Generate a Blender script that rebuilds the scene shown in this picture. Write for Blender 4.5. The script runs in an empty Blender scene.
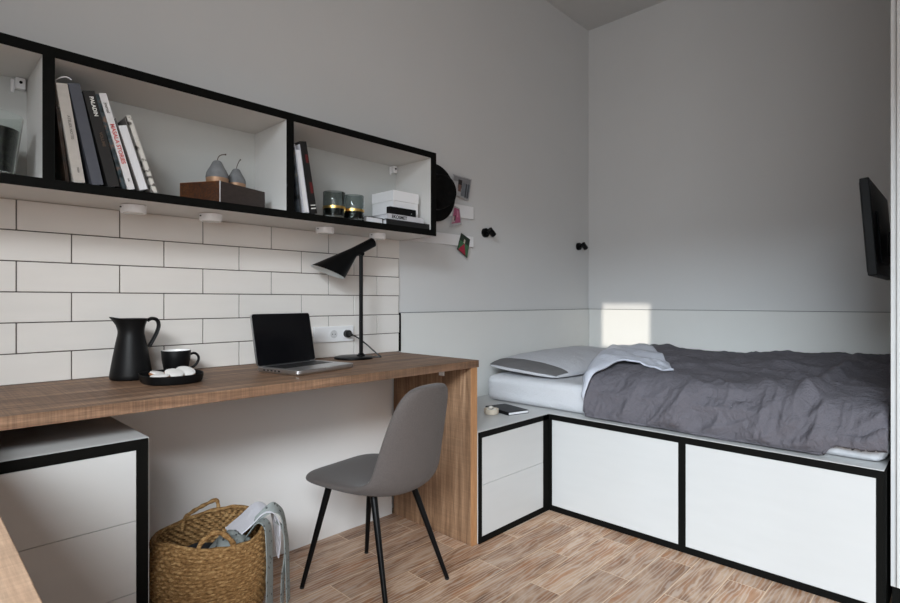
import bpy, bmesh, math, random
from mathutils import Vector, Matrix, noise
random.seed(7)
S = bpy.context.scene
COL = S.collection
PI = math.pi

# ------------------------------------------------------------------ materials
def srgb(r, g, b):
    def f(c):
        c /= 255.0
        return c / 12.92 if c <= .04045 else ((c + .055) / 1.055) ** 2.4
    return (f(r), f(g), f(b), 1)

def new_mat(name):
    m = bpy.data.materials.new(name); m.use_nodes = True
    nt = m.node_tree
    return m, nt, nt.nodes['Principled BSDF']

def N(nt, typ, **kw):
    n = nt.nodes.new(typ)
    for k, v in kw.items():
        if k in n.inputs: n.inputs[k].default_value = v
        else: setattr(n, k, v)
    return n

def coords(nt, scale=(1, 1, 1), rot=(0, 0, 0), loc=(0, 0, 0)):
    tc = N(nt, 'ShaderNodeTexCoord'); mp = N(nt, 'ShaderNodeMapping')
    mp.inputs['Scale'].default_value = scale
    mp.inputs['Rotation'].default_value = rot
    mp.inputs['Location'].default_value = loc
    nt.links.new(tc.outputs['Object'], mp.inputs['Vector'])
    return mp.outputs['Vector']

def ramp(nt, fac, stops):
    r = N(nt, 'ShaderNodeValToRGB')
    el = r.color_ramp.elements
    el[0].position, el[0].color = stops[0]
    el[1].position, el[1].color = stops[-1]
    for p, c in stops[1:-1]:
        e = el.new(p); e.color = c
    nt.links.new(fac, r.inputs['Fac'])
    return r.outputs['Color']

def bump(nt, bsdf, h, strength=.2, dist=.01):
    b = N(nt, 'ShaderNodeBump'); b.inputs['Strength'].default_value = strength
    b.inputs['Distance'].default_value = dist
    nt.links.new(h, b.inputs['Height']); nt.links.new(b.outputs['Normal'], bsdf.inputs['Normal'])

def plain(name, col, rough=.5, metal=0, var=.04, scale=8, bmp=0, bscale=60, spec=.5, stretch=(1, 1, 1)):
    m, nt, b = new_mat(name)
    v = coords(nt, stretch)
    n = N(nt, 'ShaderNodeTexNoise', Scale=scale, Detail=3.0)
    nt.links.new(v, n.inputs['Vector'])
    lo = tuple(c * (1 - var) for c in col[:3]) + (1,)
    hi = tuple(min(1, c * (1 + var)) for c in col[:3]) + (1,)
    nt.links.new(ramp(nt, n.outputs['Fac'], [(.3, lo), (.7, hi)]), b.inputs['Base Color'])
    b.inputs['Roughness'].default_value = rough
    b.inputs['Metallic'].default_value = metal
    b.inputs['Specular IOR Level'].default_value = spec
    if bmp:
        n2 = N(nt, 'ShaderNodeTexNoise', Scale=bscale, Detail=4.0)
        nt.links.new(v, n2.inputs['Vector'])
        bump(nt, b, n2.outputs['Fac'], bmp, .004)
    return m

M = {}
M['wall'] = plain('wall_paint', (.64, .642, .64, 1), .9, var=.01, scale=3, bmp=.06, bscale=180, spec=.2)
M['lining'] = plain('white_lining', (.74, .735, .73, 1), .8, var=.01, scale=3, spec=.25)
M['ceil'] = plain('ceiling_paint', (.60, .60, .59, 1), .9, var=.01, scale=3, spec=.2)
M['lam'] = plain('white_laminate', (.53, .53, .525, 1), .38, var=.012, scale=5, bmp=.03, bscale=120, spec=.4, stretch=(1, 1, 6))
M['panel'] = plain('wall_panel_laminate', (.70, .70, .68, 1), .55, var=.012, scale=5, bmp=.03, bscale=120, spec=.35)
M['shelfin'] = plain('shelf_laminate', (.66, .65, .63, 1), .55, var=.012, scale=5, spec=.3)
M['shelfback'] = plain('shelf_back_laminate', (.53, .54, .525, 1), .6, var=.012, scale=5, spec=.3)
M['black'] = plain('black_edging', (.0045, .0045, .004, 1), .6, var=.1, scale=30, bmp=.05, bscale=200, stretch=(1, 1, .2), spec=.06)
M['blackmetal'] = plain('black_metal', (.003, .003, .0032, 1), .36, var=.05, scale=20, spec=.14)
M['blackmatte'] = plain('matte_black_ceramic', (.0042, .0042, .0046, 1), .46, var=.08, scale=20, bmp=.03, bscale=150, spec=.2)
M['felt'] = plain('black_felt', (.006, .006, .006, 1), .95, var=.2, scale=40, bmp=.15, bscale=300, spec=.1)
M['tile'] = plain('cream_tile', (.76, .73, .695, 1), .3, var=.02, scale=4, bmp=.03, bscale=40, spec=.45, stretch=(1, 1, 5))
M['grout'] = plain('dark_grout', (.10, .085, .078, 1), .9, var=.1, scale=60)
M['white'] = plain('white_plastic', (.82, .82, .83, 1), .35, var=.01, scale=5)
M['glaze'] = plain('white_glaze', (.85, .85, .84, 1), .2, var=.01, scale=5)
M['alu'] = plain('brushed_aluminium', (.68, .68, .69, 1), .36, metal=1, var=.03, scale=40)
M['screen'] = plain('dark_glossy_screen', (.004, .004, .005, 1), .12, var=.05, scale=4)
M['keys'] = plain('black_keys', (.012, .012, .013, 1), .5, var=.1, scale=90)
M['lampin'] = plain('lamp_inner_white', (.78, .84, .86, 1), .5, var=.01, scale=5)
M['paper'] = plain('paper_pages', (.72, .72, .74, 1), .85, var=.06, scale=30, stretch=(20, 1, 1))
M['cord'] = plain('black_rubber', (.01, .01, .01, 1), .5, var=.05, scale=40)
M['pot'] = plain('beige_stoneware', (.55, .48, .39, 1), .8, var=.08, scale=60, bmp=.1, bscale=200)
M['stone'] = plain('white_pebble', (.74, .71, .66, 1), .7, var=.08, scale=30)
M['icing'] = plain('white_icing', (.74, .72, .70, 1), .5, var=.02, scale=30, bmp=.15, bscale=60)
M['ginger'] = plain('gingerbread', (.30, .12, .05, 1), .8, var=.25, scale=60, bmp=.2, bscale=150)
M['concrete'] = plain('grey_concrete', (.17, .175, .18, 1), .9, var=.18, scale=40, bmp=.15, bscale=180)
M['copper'] = plain('copper_band', (.42, .25, .15, 1), .5, metal=.4, var=.05, scale=30)
M['twig'] = plain('dark_twig', (.09, .065, .05, 1), .8, var=.2, scale=60)
M['gold'] = plain('gold_band', (.80, .52, .16, 1), .28, metal=1, var=.05, scale=30)
M['darkwood'] = plain('dark_stained_wood', (.035, .024, .02, 1), .6, var=.2, scale=10, stretch=(2, 14, 14), bmp=.06)
M['dress'] = plain('dark_cloth', (.012, .012, .015, 1), .95, var=.2, scale=20, bmp=.2, bscale=200)
M['tan'] = plain('tag_cloth', (.6, .57, .52, 1), .9, var=.03, scale=40)

def wood(name, axis, tones, hatch=None, hatch_amt=.35, gscale=5, rough=.55):
    m, nt, b = new_mat(name)
    st = {'x': (.35, 7, 7), 'y': (7, .35, 7), 'z': (7, 7, .35)}[axis]
    v = coords(nt, st)
    n1 = N(nt, 'ShaderNodeTexNoise', Scale=gscale, Detail=6.0, Roughness=.65, Distortion=.6)
    nt.links.new(v, n1.inputs['Vector'])
    col = ramp(nt, n1.outputs['Fac'], [(.28, srgb(*tones[0])), (.5, srgb(*tones[1])), (.74, srgb(*tones[2]))])
    n2 = N(nt, 'ShaderNodeTexNoise', Scale=gscale * 9, Detail=4.0, Roughness=.7)
    nt.links.new(v, n2.inputs['Vector'])
    g = ramp(nt, n2.outputs['Fac'], [(.35, (.72, .72, .72, 1)), (.62, (1.08, 1.08, 1.08, 1))])
    mx = N(nt, 'ShaderNodeMix', data_type='RGBA', blend_type='MULTIPLY'); mx.inputs['Factor'].default_value = .8
    nt.links.new(col, mx.inputs[6]); nt.links.new(g, mx.inputs[7])
    out = mx.outputs[2]; hsrc = n2.outputs['Fac']
    if hatch:
        hs = {'x': (160, 3, 3), 'y': (3, 160, 3), 'z': (3, 3, 160)}[hatch]
        v2 = coords(nt, hs)
        n3 = N(nt, 'ShaderNodeTexNoise', Scale=1.6, Detail=2.0)
        nt.links.new(v2, n3.inputs['Vector'])
        h = ramp(nt, n3.outputs['Fac'], [(.36, (.70, .70, .70, 1)), (.66, (1.16, 1.14, 1.12, 1))])
        mx2 = N(nt, 'ShaderNodeMix', data_type='RGBA', blend_type='MULTIPLY'); mx2.inputs['Factor'].default_value = hatch_amt
        nt.links.new(out, mx2.inputs[6]); nt.links.new(h, mx2.inputs[7]); out = mx2.outputs[2]
    nt.links.new(out, b.inputs['Base Color'])
    b.inputs['Roughness'].default_value = rough
    b.inputs['Specular IOR Level'].default_value = .35
    bump(nt, b, hsrc, .08, .003)
    return m

OAK = [(84, 62, 46), (124, 95, 74), (166, 134, 108)]
M['oak_x'] = wood('rough_oak_worktop', 'x', OAK, 'x', .75)
M['oak_y'] = wood('rough_oak_return', 'y', [(150, 120, 98), (170, 140, 116), (186, 158, 134)], 'y', .3, 4)
M['oak_z'] = wood('rough_oak_upright', 'z', [(92, 67, 48), (142, 110, 84), (184, 150, 120)], 'z', .3)
M['oak_edge'] = wood('oak_edge_band', 'z', [(142, 100, 66), (172, 126, 86), (190, 146, 104)], None)
M['box_wood'] = wood('warm_box_wood', 'x', [(100, 52, 20), (138, 78, 35), (168, 106, 56)], None, gscale=4)

def fabric(name, col, rough=.9, scale=420, bs=.25, var=.12, sheen=.2, wr=0):
    m, nt, b = new_mat(name)
    v = coords(nt)
    n = N(nt, 'ShaderNodeTexNoise', Scale=scale, Detail=2.0)
    nt.links.new(v, n.inputs['Vector'])
    lo = tuple(c * (1 - var) for c in col[:3]) + (1,); hi = tuple(min(1, c * (1 + var)) for c in col[:3]) + (1,)
    nt.links.new(ramp(nt, n.outputs['Fac'], [(.3, lo), (.7, hi)]), b.inputs['Base Color'])
    b.inputs['Roughness'].default_value = rough
    b.inputs['Sheen Weight'].default_value = sheen
    b.inputs['Specular IOR Level'].default_value = .2
    h = n.outputs['Fac']
    if wr:
        n2 = N(nt, 'ShaderNodeTexNoise', Scale=26.0, Detail=5.0, Roughness=.6, Distortion=1.2)
        nt.links.new(v, n2.inputs['Vector'])
        ad = N(nt, 'ShaderNodeMath', operation='MULTIPLY_ADD')
        ad.inputs[1].default_value = wr
        nt.links.new(n2.outputs['Fac'], ad.inputs[0]); nt.links.new(n.outputs['Fac'], ad.inputs[2])
        h = ad.outputs[0]
    bump(nt, b, h, bs, .004)
    return m
M['chair'] = fabric('taupe_chair_fabric', (.086, .072, .067, 1), .75, 500, .25, .22, .1)
M['seam'] = fabric('chair_piping', (.26, .235, .225, 1), .7, 500, .1, .1)
M['duvet'] = fabric('grey_duvet_cotton', (.118, .110, .125, 1), .9, 300, .6, .08, 0, 6)
M['duvet_lin'] = fabric('pale_duvet_lining', (.54, .555, .62, 1), .9, 300, .4, .03, 0, 4)
M['sheet'] = fabric('white_sheet', (.56, .565, .59, 1), .9, 300, .35, .03, 0, 4)
M['pillow'] = fabric('pale_pillow_cotton', (.52, .52, .55, 1), .9, 300, .4, .03, 0, 4)
M['band'] = fabric('grey_pillow_band', (.13, .125, .127, 1), .9, 300, .4, .06, 0, 4)
M['lilac'] = fabric('lilac_white_cloth', (.62, .61, .66, 1), .9, 300, .3, .03)

def dotted(name, base, dot, scale):
    m, nt, b = new_mat(name)
    v = coords(nt)
    vo = N(nt, 'ShaderNodeTexVoronoi', Scale=scale); nt.links.new(v, vo.inputs['Vector'])
    nt.links.new(ramp(nt, vo.outputs['Distance'], [(.20, dot), (.26, base)]), b.inputs['Base Color'])
    b.inputs['Roughness'].default_value = .9
    return m
M['dots'] = dotted('dotted_sage_cloth', (.235, .26, .255, 1), (.05, .055, .06, 1), 70)

def floor_mat():
    m, nt, b = new_mat('wood_look_floor')
    v = coords(nt, loc=(-.296, -.01, 0))
    br = N(nt, 'ShaderNodeTexBrick')
    br.offset = .5; br.offset_frequency = 2; br.squash = 1
    for k, val in (('Scale', 1.0), ('Brick Width', .505), ('Row Height', .1225), ('Mortar Size', .0018), ('Mortar Smooth', .3), ('Bias', 0.0)):
        br.inputs[k].default_value = val
    br.inputs['Color1'].default_value = (0, 0, 0, 1); br.inputs['Color2'].default_value = (1, 1, 1, 1)
    br.inputs['Mortar'].default_value = (.5, .5, .5, 1)
    nt.links.new(v, br.inputs['Vector'])
    # every plank shifts the grain by its own random value
    sc = N(nt, 'ShaderNodeVectorMath', operation='SCALE'); sc.inputs['Scale'].default_value = 13.0
    nt.links.new(br.outputs['Color'], sc.inputs[0])
    ad = N(nt, 'ShaderNodeVectorMath', operation='ADD')
    nt.links.new(v, ad.inputs[0]); nt.links.new(sc.outputs[0], ad.inputs[1])
    mp = N(nt, 'ShaderNodeMapping'); mp.inputs['Scale'].default_value = (1.5, 6, 1)
    nt.links.new(ad.outputs[0], mp.inputs['Vector'])
    n1 = N(nt, 'ShaderNodeTexNoise', Scale=2.6, Detail=5.0, Roughness=.6, Distortion=1.0)
    nt.links.new(mp.outputs[0], n1.inputs['Vector'])
    c1 = ramp(nt, n1.outputs['Fac'], [(.24, srgb(98, 70, 52)), (.42, srgb(152, 114, 86)), (.57, srgb(190, 158, 132)), (.76, srgb(214, 190, 170))])
    # warm streaks
    mp2 = N(nt, 'ShaderNodeMapping'); mp2.inputs['Scale'].default_value = (1.8, 9, 1); mp2.inputs['Location'].default_value = (4, 3, 0)
    nt.links.new(ad.outputs[0], mp2.inputs['Vector'])
    n2 = N(nt, 'ShaderNodeTexNoise', Scale=2.2, Detail=3.0, Roughness=.6, Distortion=.8)
    nt.links.new(mp2.outputs[0], n2.inputs['Vector'])
    f2 = ramp(nt, n2.outputs['Fac'], [(.50, (0, 0, 0, 1)), (.66, (.65, .65, .65, 1))])
    mx = N(nt, 'ShaderNodeMix', data_type='RGBA'); nt.links.new(f2, mx.inputs['Factor'])
    nt.links.new(c1, mx.inputs[6]); mx.inputs[7].default_value = srgb(170, 112, 66)
    # fine pale cerused grain lines that wander
    mp3 = N(nt, 'ShaderNodeMapping'); mp3.inputs['Scale'].default_value = (1.3, 7, 1)
    nt.links.new(ad.outputs[0], mp3.inputs['Vector'])
    wv = N(nt, 'ShaderNodeTexWave', wave_type='BANDS', bands_direction='Y', Scale=3.2, Distortion=11.0, Detail=3.0)
    wv.inputs['Detail Scale'].default_value = 1.2
    nt.links.new(mp3.outputs[0], wv.inputs['Vector'])
    f3 = ramp(nt, wv.outputs['Fac'], [(.50, (0, 0, 0, 1)), (.90, (.55, .55, .55, 1))])
    mx3 = N(nt, 'ShaderNodeMix', data_type='RGBA'); nt.links.new(f3, mx3.inputs['Factor'])
    nt.links.new(mx.outputs[2], mx3.inputs[6]); mx3.inputs[7].default_value = srgb(206, 190, 178)
    # per-plank tone
    tone = ramp(nt, br.outputs['Color'], [(0, (.70, .68, .67, 1)), (1, (1.05, 1.04, 1.02, 1))])
    mt = N(nt, 'ShaderNodeMix', data_type='RGBA', blend_type='MULTIPLY'); mt.inputs['Factor'].default_value = 1
    nt.links.new(mx3.outputs[2], mt.inputs[6]); nt.links.new(tone, mt.inputs[7])
    mo = N(nt, 'ShaderNodeMix', data_type='RGBA'); nt.links.new(br.outputs['Fac'], mo.inputs['Factor'])
    nt.links.new(mt.outputs[2], mo.inputs[6]); mo.inputs[7].default_value = srgb(214, 188, 160)
    nt.links.new(mo.outputs[2], b.inputs['Base Color'])
    b.inputs['Roughness'].default_value = .42
    b.inputs['Specular IOR Level'].default_value = .4
    bump(nt, b, wv.outputs['Fac'], .05, .002)
    return m
M['floor'] = floor_mat()

def straw_mat():
    m, nt, b = new_mat('woven_straw')
    v = coords(nt, (1, 1, 3.2))
    n = N(nt, 'ShaderNodeTexNoise', Scale=70, Detail=4.0, Roughness=.7); nt.links.new(v, n.inputs['Vector'])
    nt.links.new(ramp(nt, n.outputs['Fac'], [(.3, srgb(84, 58, 30)), (.5, srgb(140, 106, 66)), (.7, srgb(188, 156, 110))]), b.inputs['Base Color'])
    b.inputs['Roughness'].default_value = .8; b.inputs['Specular IOR Level'].default_value = .25
    bump(nt, b, n.outputs['Fac'], .4, .004)
    return m
M['straw'] = straw_mat()

def glass_mat(name, col, rough=.03, alpha=.3):
    m, nt, b = new_mat(name)
    b.inputs['Base Color'].default_value = col
    b.inputs['Roughness'].default_value = rough
    b.inputs['Transmission Weight'].default_value = 1
    b.inputs['IOR'].default_value = 1.3
    return m
M['smoke'] = glass_mat('smoked_glass', (.58, .63, .62, 1), .06)
M['clear'] = glass_mat('clear_glass', (.90, .94, .92, 1), .02)

def cover(name, rgb, rough=.6, var=.05):
    return plain(name, srgb(*rgb), rough, var=var, scale=60, bmp=.03, bscale=300)

def photo_cover(name, stops, scale=22):
    m, nt, b = new_mat(name)
    v = coords(nt, (1, 1, 1.5))
    vo = N(nt, 'ShaderNodeTexNoise', Scale=scale, Detail=3.0); nt.links.new(v, vo.inputs['Vector'])
    nt.links.new(ramp(nt, vo.outputs['Fac'], stops), b.inputs['Base Color'])
    b.inputs['Roughness'].default_value = .35
    return m

# ------------------------------------------------------------------ geometry helpers
def box(bm, x0, x1, y0, y1, z0, z1):
    vs = [bm.verts.new((x, y, z)) for z in (z0, z1) for y in (y0, y1) for x in (x0, x1)]
    for f in ((0, 2, 3, 1), (4, 5, 7, 6), (0, 1, 5, 4), (2, 6, 7, 3), (0, 4, 6, 2), (1, 3, 7, 5)):
        bm.faces.new([vs[i] for i in f])
    return vs

def BX(*dims):
    bm = bmesh.new()
    for d in dims: box(bm, *d)
    return bm

def loft(bm, rings, cap0=True, cap1=True, closed=True):
    R = [[bm.verts.new(p) for p in r] for r in rings]
    n = len(R[0])
    for a, b in zip(R, R[1:]):
        for i in range(n if closed else n - 1):
            j = (i + 1) % n
            bm.faces.new((a[i], a[j], b[j], b[i]))
    if closed and cap0: bm.faces.new(list(reversed(R[0])))
    if closed and cap1: bm.faces.new(R[-1])
    return R

def circle(c, r, ax=Vector((0, 0, 1)), n=24, ref=None, ry=None):
    ax = Vector(ax).normalized()
    ref = Vector(ref) if ref is not None else (Vector((1, 0, 0)) if abs(ax.x) < .9 else Vector((0, 1, 0)))
    u = (ref - ax * ref.dot(ax)).normalized(); w = ax.cross(u)
    ry = r if ry is None else ry
    return [Vector(c) + u * (r * math.cos(2 * PI * i / n)) + w * (ry * math.sin(2 * PI * i / n)) for i in range(n)]

def lathe(bm, prof, c=(0, 0, 0), n=32, cap0=True, cap1=True):
    return loft(bm, [circle((c[0], c[1], c[2] + z), max(r, .0004), n=n) for r, z in prof], cap0, cap1)

def tube(bm, pts, r, n=10, r1=None, caps=True):
    pts = [Vector(p) for p in pts]
    rings = []; ref = None
    for i, p in enumerate(pts):
        t = (pts[min(i + 1, len(pts) - 1)] - pts[max(i - 1, 0)]).normalized()
        if ref is None: ref = t.orthogonal()
        ref = (ref - t * ref.dot(t)).normalized()
        rr = r if r1 is None else r + (r1 - r) * i / (len(pts) - 1)
        rings.append(circle(p, rr, t, n, ref))
    loft(bm, rings, caps, caps)

def spline(pts, m=8):
    pts = [Vector(p) for p in pts]; out = []
    for i in range(len(pts) - 1):
        p0 = pts[max(i - 1, 0)]; p1 = pts[i]; p2 = pts[i + 1]; p3 = pts[min(i + 2, len(pts) - 1)]
        for k in range(m):
            t = k / m
            out.append(.5 * ((2 * p1) + (p2 - p0) * t + (2 * p0 - 5 * p1 + 4 * p2 - p3) * t * t + (3 * p1 - p0 - 3 * p2 + p3) * t ** 3))
    out.append(pts[-1]); return out

def grid(bm, rows):
    V = [[bm.verts.new(p) for p in r] for r in rows]
    for a, b in zip(V, V[1:]):
        for i in range(len(a) - 1):
            bm.faces.new((a[i], a[i + 1], b[i + 1], b[i]))
    return V

def T(name, label, cat, loc=(0, 0, 0), rz=0, group=None):
    o = bpy.data.objects.new(name, None); COL.objects.link(o)
    o.empty_display_size = .05
    o.location = loc; o.rotation_euler = (0, 0, rz)
    o['label'] = label; o['category'] = cat
    if group: o['group'] = group
    return o

def rootmat(o):
    m = Matrix.Identity(4)
    while o is not None:
        m = (Matrix.Translation(o.location) @ o.rotation_euler.to_matrix().to_4x4()) @ m
        o = o.parent
    return m

def obj(name, bm, mat, parent=None, world=True, bev=0, smooth=False, seg=2, mods=(), label=None):
    """One mesh object. world=True: the bmesh is in world coordinates and is moved into the parent's frame."""
    if parent is not None and world:
        bmesh.ops.transform(bm, matrix=rootmat(parent).inverted(), verts=bm.verts)
    bmesh.ops.recalc_face_normals(bm, faces=bm.faces)
    me = bpy.data.meshes.new(name); bm.to_mesh(me); bm.free()
    o = bpy.data.objects.new(name, me); COL.objects.link(o)
    for mm in (mat if isinstance(mat, (list, tuple)) else [mat]): me.materials.append(mm)
    if parent is not None: o.parent = parent
    if bev:
        md = o.modifiers.new('bevel', 'BEVEL'); md.width = bev; md.segments = seg; md.limit_method = 'ANGLE'; md.angle_limit = math.radians(40)
    for typ, kw in mods:
        md = o.modifiers.new(typ.lower(), typ)
        for k, v in kw.items(): setattr(md, k, v)
    if smooth:
        for p in me.polygons: p.use_smooth = True
        if smooth != 'all':
            try:
                me.set_sharp_from_angle(angle=math.radians(38))
            except Exception: pass
    if label: o['label'] = label
    return o

def tag(o, label, cat, group=None):
    o['label'] = label; o['category'] = cat
    if group: o['group'] = group
    return o

def struct(name, bm, mat, label=None, **kw):
    o = obj(name, bm, mat, None, **kw); o['kind'] = 'structure'
    if label: o['label'] = label
    return o

def copy_tree(o, parent=None):
    c = o.copy(); COL.objects.link(c)
    if parent is not None: c.parent = parent
    for ch in list(o.children):
        copy_tree(ch, c)
    return c

def text_mesh(name, txt, size, mat, parent, matrix, align='CENTER'):
    cu = bpy.data.curves.new(name, 'FONT'); cu.body = txt; cu.size = size
    cu.align_x = align; cu.align_y = 'CENTER'; cu.extrude = .0002; cu.offset = size * .03
    tmp = bpy.data.objects.new(name + '_src', cu); COL.objects.link(tmp)
    bpy.context.view_layer.update()
    me = bpy.data.meshes.new_from_object(tmp.evaluated_get(bpy.context.evaluated_depsgraph_get()))
    bpy.data.objects.remove(tmp); bpy.data.curves.remove(cu)
    me.transform(matrix); me.materials.clear(); me.materials.append(mat)
    me.name = name
    o = bpy.data.objects.new(name, me); COL.objects.link(o); o.parent = parent
    return o

# ------------------------------------------------------------------ room
XL, XR, YF, YB, H = -.62, 3.5, -2.8, 1.99, 2.955
struct('floor', BX((XL - .1, XR + .1, YF - .1, YB + .1, -.05, 0)), M['floor'], 'wood-look plank floor with pale joints')
struct('ceiling', BX((XL - .1, XR + .1, YF - .1, YB + .1, H, H + .05)), M['ceil'], 'plain ceiling in shade')
struct('wall_back', BX((XL - .1, XR + .1, YB, YB + .1, 0, H)), M['wall'], 'long grey-white wall behind desk and bed head')
struct('wall_right', BX((XR, XR + .1, YF - .1, YB, 0, H)), M['wall'], 'grey-white wall along the far side of the bed')
struct('wall_front', BX((XL - .1, XR + .1, YF - .1, YF, 0, H)), M['wall'], 'wall behind the viewer')
# wall with the window, seen from nowhere in the photo but the source of its daylight
WY0, WY1, WZ0, WZ1 = -2.45, .66, .86, 2.30
VY0, VY1, VZ0, VZ1 = 1.146, 1.322, 1.020, 1.172   # unseen slot, added to shape the light patch on the far wall
WS, WZL = .39, .08                     # where the low sill ends
struct('wall_left', BX((XL - .1, XL, YF - .1, WY0, 0, H), (XL - .1, XL, WY0, WS, 0, WZL), (XL - .1, XL, WS, WY1, 0, WZ0), (XL - .1, XL, WY0, WY1, WZ1, H),
                       (XL - .1, XL, WY1, VY0, 0, H), (XL - .1, XL, VY1, YB, 0, H), (XL - .1, XL, VY0, VY1, 0, VZ0), (XL - .1, XL, VY0, VY1, VZ1, H)), M['wall'], 'wall with the daylight window')
fr = []
for y in (WY0, WY0 + 1.13, WY0 + 2.27, WY1):
    fr.append((XL - .075, XL - .025, y - .025, y + .025, WZL if y < WS else WZ0, WZ1))
fr += [(XL - .075, XL - .025, WY0, WS, WZL, WZL + .05), (XL - .075, XL - .025, WS, WY1, WZ0, WZ0 + .05), (XL - .075, XL - .025, WY0, WY1, WZ1 - .05, WZ1)]
struct('window_1', BX(*fr), M['white'], 'white window frame')

# under-desk wall lining
struct('wall_lower', BX((XL, 1.612, 1.938, YB - .001, 0, .719)), M['lining'], 'white wall lining below the desk')

# tiled splashback: single tiles in one cladding, running bond
bm = BX((XL, 1.693, YB - .006, YB - .0005, .745, 1.2845))
gr = struct('trim_1', bm, M['grout'], 'dark joints between the tiles')
bm = bmesh.new()
rows = [1.0175 + .0895 * k for k in range(-3, 3)]
g = .0016
for k, z0 in enumerate(rows):
    z1 = z0 + .0895
    off = .243 if k % 2 == 1 else .376
    x = off - .263 * 5
    while x < 1.693:
        a, b_ = max(x + g, XL), min(x + .263 - g, 1.693)
        if b_ - a > .01:
            box(bm, a, b_, YB - .010, YB - .005, z0 + g, min(z1 - g, 1.2845))
        x += .263
struct('trim_2', bm, M['tile'], 'cream oblong wall tiles in running bond between desk and shelf', bev=.0012, seg=1)

# bed recess wall panels
bm = BX((1.700, 3.4995, YB - .010, YB - .0005, .02, .934))
struct('trim_3', bm, M['panel'], 'white panel on the wall at the head of the bed', bev=.002)
bm = BX((XR - .012, XR - .0005, .185, YB - .011, .02, .934))
struct('trim_4', bm, M['panel'], 'white panel on the wall along the bed', bev=.002)
M['joint'] = plain('joint_shadow_gap', (.16, .165, .17, 1), .8, var=.02)
struct('trim_6', BX((1.700, 3.4995, YB - .009, YB - .0005, .9342, .9372), (XR - .011, XR - .0005, .185, YB - .011, .9342, .9372)), M['joint'], 'thin grey joint along the top of the wall panels')
struct('trim_5', BX((1.691, 1.6995, YB - .014, YB - .0005, .75, .934)), M['black'], 'thin black edge strip between tiles and panel')

# ------------------------------------------------------------------ desk
desk = T('desk', 'long rough-sawn brown wood desk along the tiled wall, on a slab end panel', 'desk', (.5, 1.7, 0))
obj('worktop', BX((XL + .002, 1.664, 1.446, YB - .0115, .721, .75)), M['oak_x'], desk, bev=.0012)
pn = obj('end_panel', BX((1.6195, 1.652, 1.452, 1.936, 0, .7208)), M['oak_z'], desk, bev=.001)
obj('edge_band', BX((1.6193, 1.6524, 1.446, 1.4518, 0, .7206)), M['oak_edge'], pn, label='lighter front edge of the end panel')
obj('corner_bracket', BX((1.590, 1.6185, 1.60, 1.628, .694, .7205), (1.612, 1.6188, 1.60, 1.628, .675, .7205)), M['white'], desk, bev=.001, label='small white angle bracket')
obj('corner_bracket', BX((.10, .135, 1.47, 1.50, .7165, .7205)), M['alu'], desk, bev=.001, label='flat metal bracket')

ret = T('desk_return', 'pale rough wood worktop corner nearest the viewer, at the bottom left edge', 'desk', (-.25, .3, 0))
obj('worktop', BX((XL + .002, .082, .40, 1.4445, .721, .75)), M['oak_y'], ret, bev=.0012)
obj('light_block_panel', BX((.035, .065, .404, 1.436, 0, .7208)), M['oak_z'], ret, bev=.001)  # unseen panel added to stop light passing under the return

# drawer cabinet under the desk
cab = T('drawer_cabinet', 'white drawer unit with black front frame under the left end of the desk', 'cabinet', (.1, 1.68, 0))
CX0, CX1, CY, CZ = -.12, .429, 1.440, .658
obj('carcass', BX((CX0, CX1 + .003, CY + .004, 1.93, .002, CZ)), M['lam'], cab, bev=.001)
obj('front_frame', BX((CX0, CX1, CY, CY + .0038, CZ - .0255, CZ - .001), (CX1 - .0255, CX1, CY, CY + .0038, .0, CZ - .0255), (CX0, CX0 + .025, CY, CY + .0038, 0, CZ - .0255), (CX0 + .025, CX1 - .0255, CY, CY + .0038, 0, .03)), M['black'], cab)
for z0, z1 in ((.4635, .6315), (.2915, .4620), (.032, .290)):
    obj('drawer', BX((CX0 + .026, CX1 - .0265, CY + .0005, CY + .0038, z0, z1)), M['lam'], cab, bev=.0006)

# ------------------------------------------------------------------ bedside cabinet and bed platform
ns = T('bedside_cabinet', 'low white two-drawer bedside unit with black frame between desk and bed', 'cabinet', (1.9, 1.7, 0))
obj('carcass', BX((1.6528, 2.108, 1.442, 1.975, .002, .456)), M['lam'], ns)
obj('top', BX((1.6528, 2.1575, 1.4365, 1.977, .4562, .459)), M['lam'], ns, bev=.0006)
obj('front_frame', BX((1.6528, 2.157, 1.4365, 1.4415, .431, .456), (1.6528, 1.672, 1.4365, 1.4415, 0, .431), (2.112, 2.1602, 1.4365, 1.4415, 0, .456), (1.672, 2.112, 1.4365, 1.4415, 0, .026)), M['black'], ns)
obj('drawer', BX((1.6725, 2.1115, 1.4375, 1.4415, .2365, .4305)), M['lam'], ns, bev=.0006)
obj('drawer', BX((1.6725, 2.1115, 1.4375, 1.4415, .0265, .2350)), M['lam'], ns, bev=.0006)

bed = T('platform_bed', 'white built-in bed platform with black-framed storage fronts in the corner', 'bed', (2.8, 1.0, 0))
obj('carcass', BX((2.166, 3.486, .196, 1.976, .002, .4555)), M['lam'], bed)
obj('top', BX((2.1605, 3.486, .194, 1.976, .456, .4585)), M['lam'], bed, bev=.0006)
obj('front_frame', BX((2.1605, 2.1655, .194, 1.4405, .430, .4555), (2.1605, 2.1655, .194, 1.4405, 0, .026), (2.1605, 2.1655, 1.4215, 1.4405, .026, .430), (2.1605, 2.1655, .194, .214, .026, .430), (2.1605, 2.1655, .804, .832, .026, .430)), M['black'], bed)
obj('front_panel', BX((2.1612, 2.1655, .8325, 1.421, .0265, .4295)), M['lam'], bed, bev=.0008)
obj('front_panel', BX((2.1612, 2.1655, .2145, .8035, .0265, .4295)), M['lam'], bed, bev=.0008)
obj('end_cheek', BX((2.1656, 3.486, .190, .1955, .002, .4555)), M['black'], bed, label='dark end of the bed platform')

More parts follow.
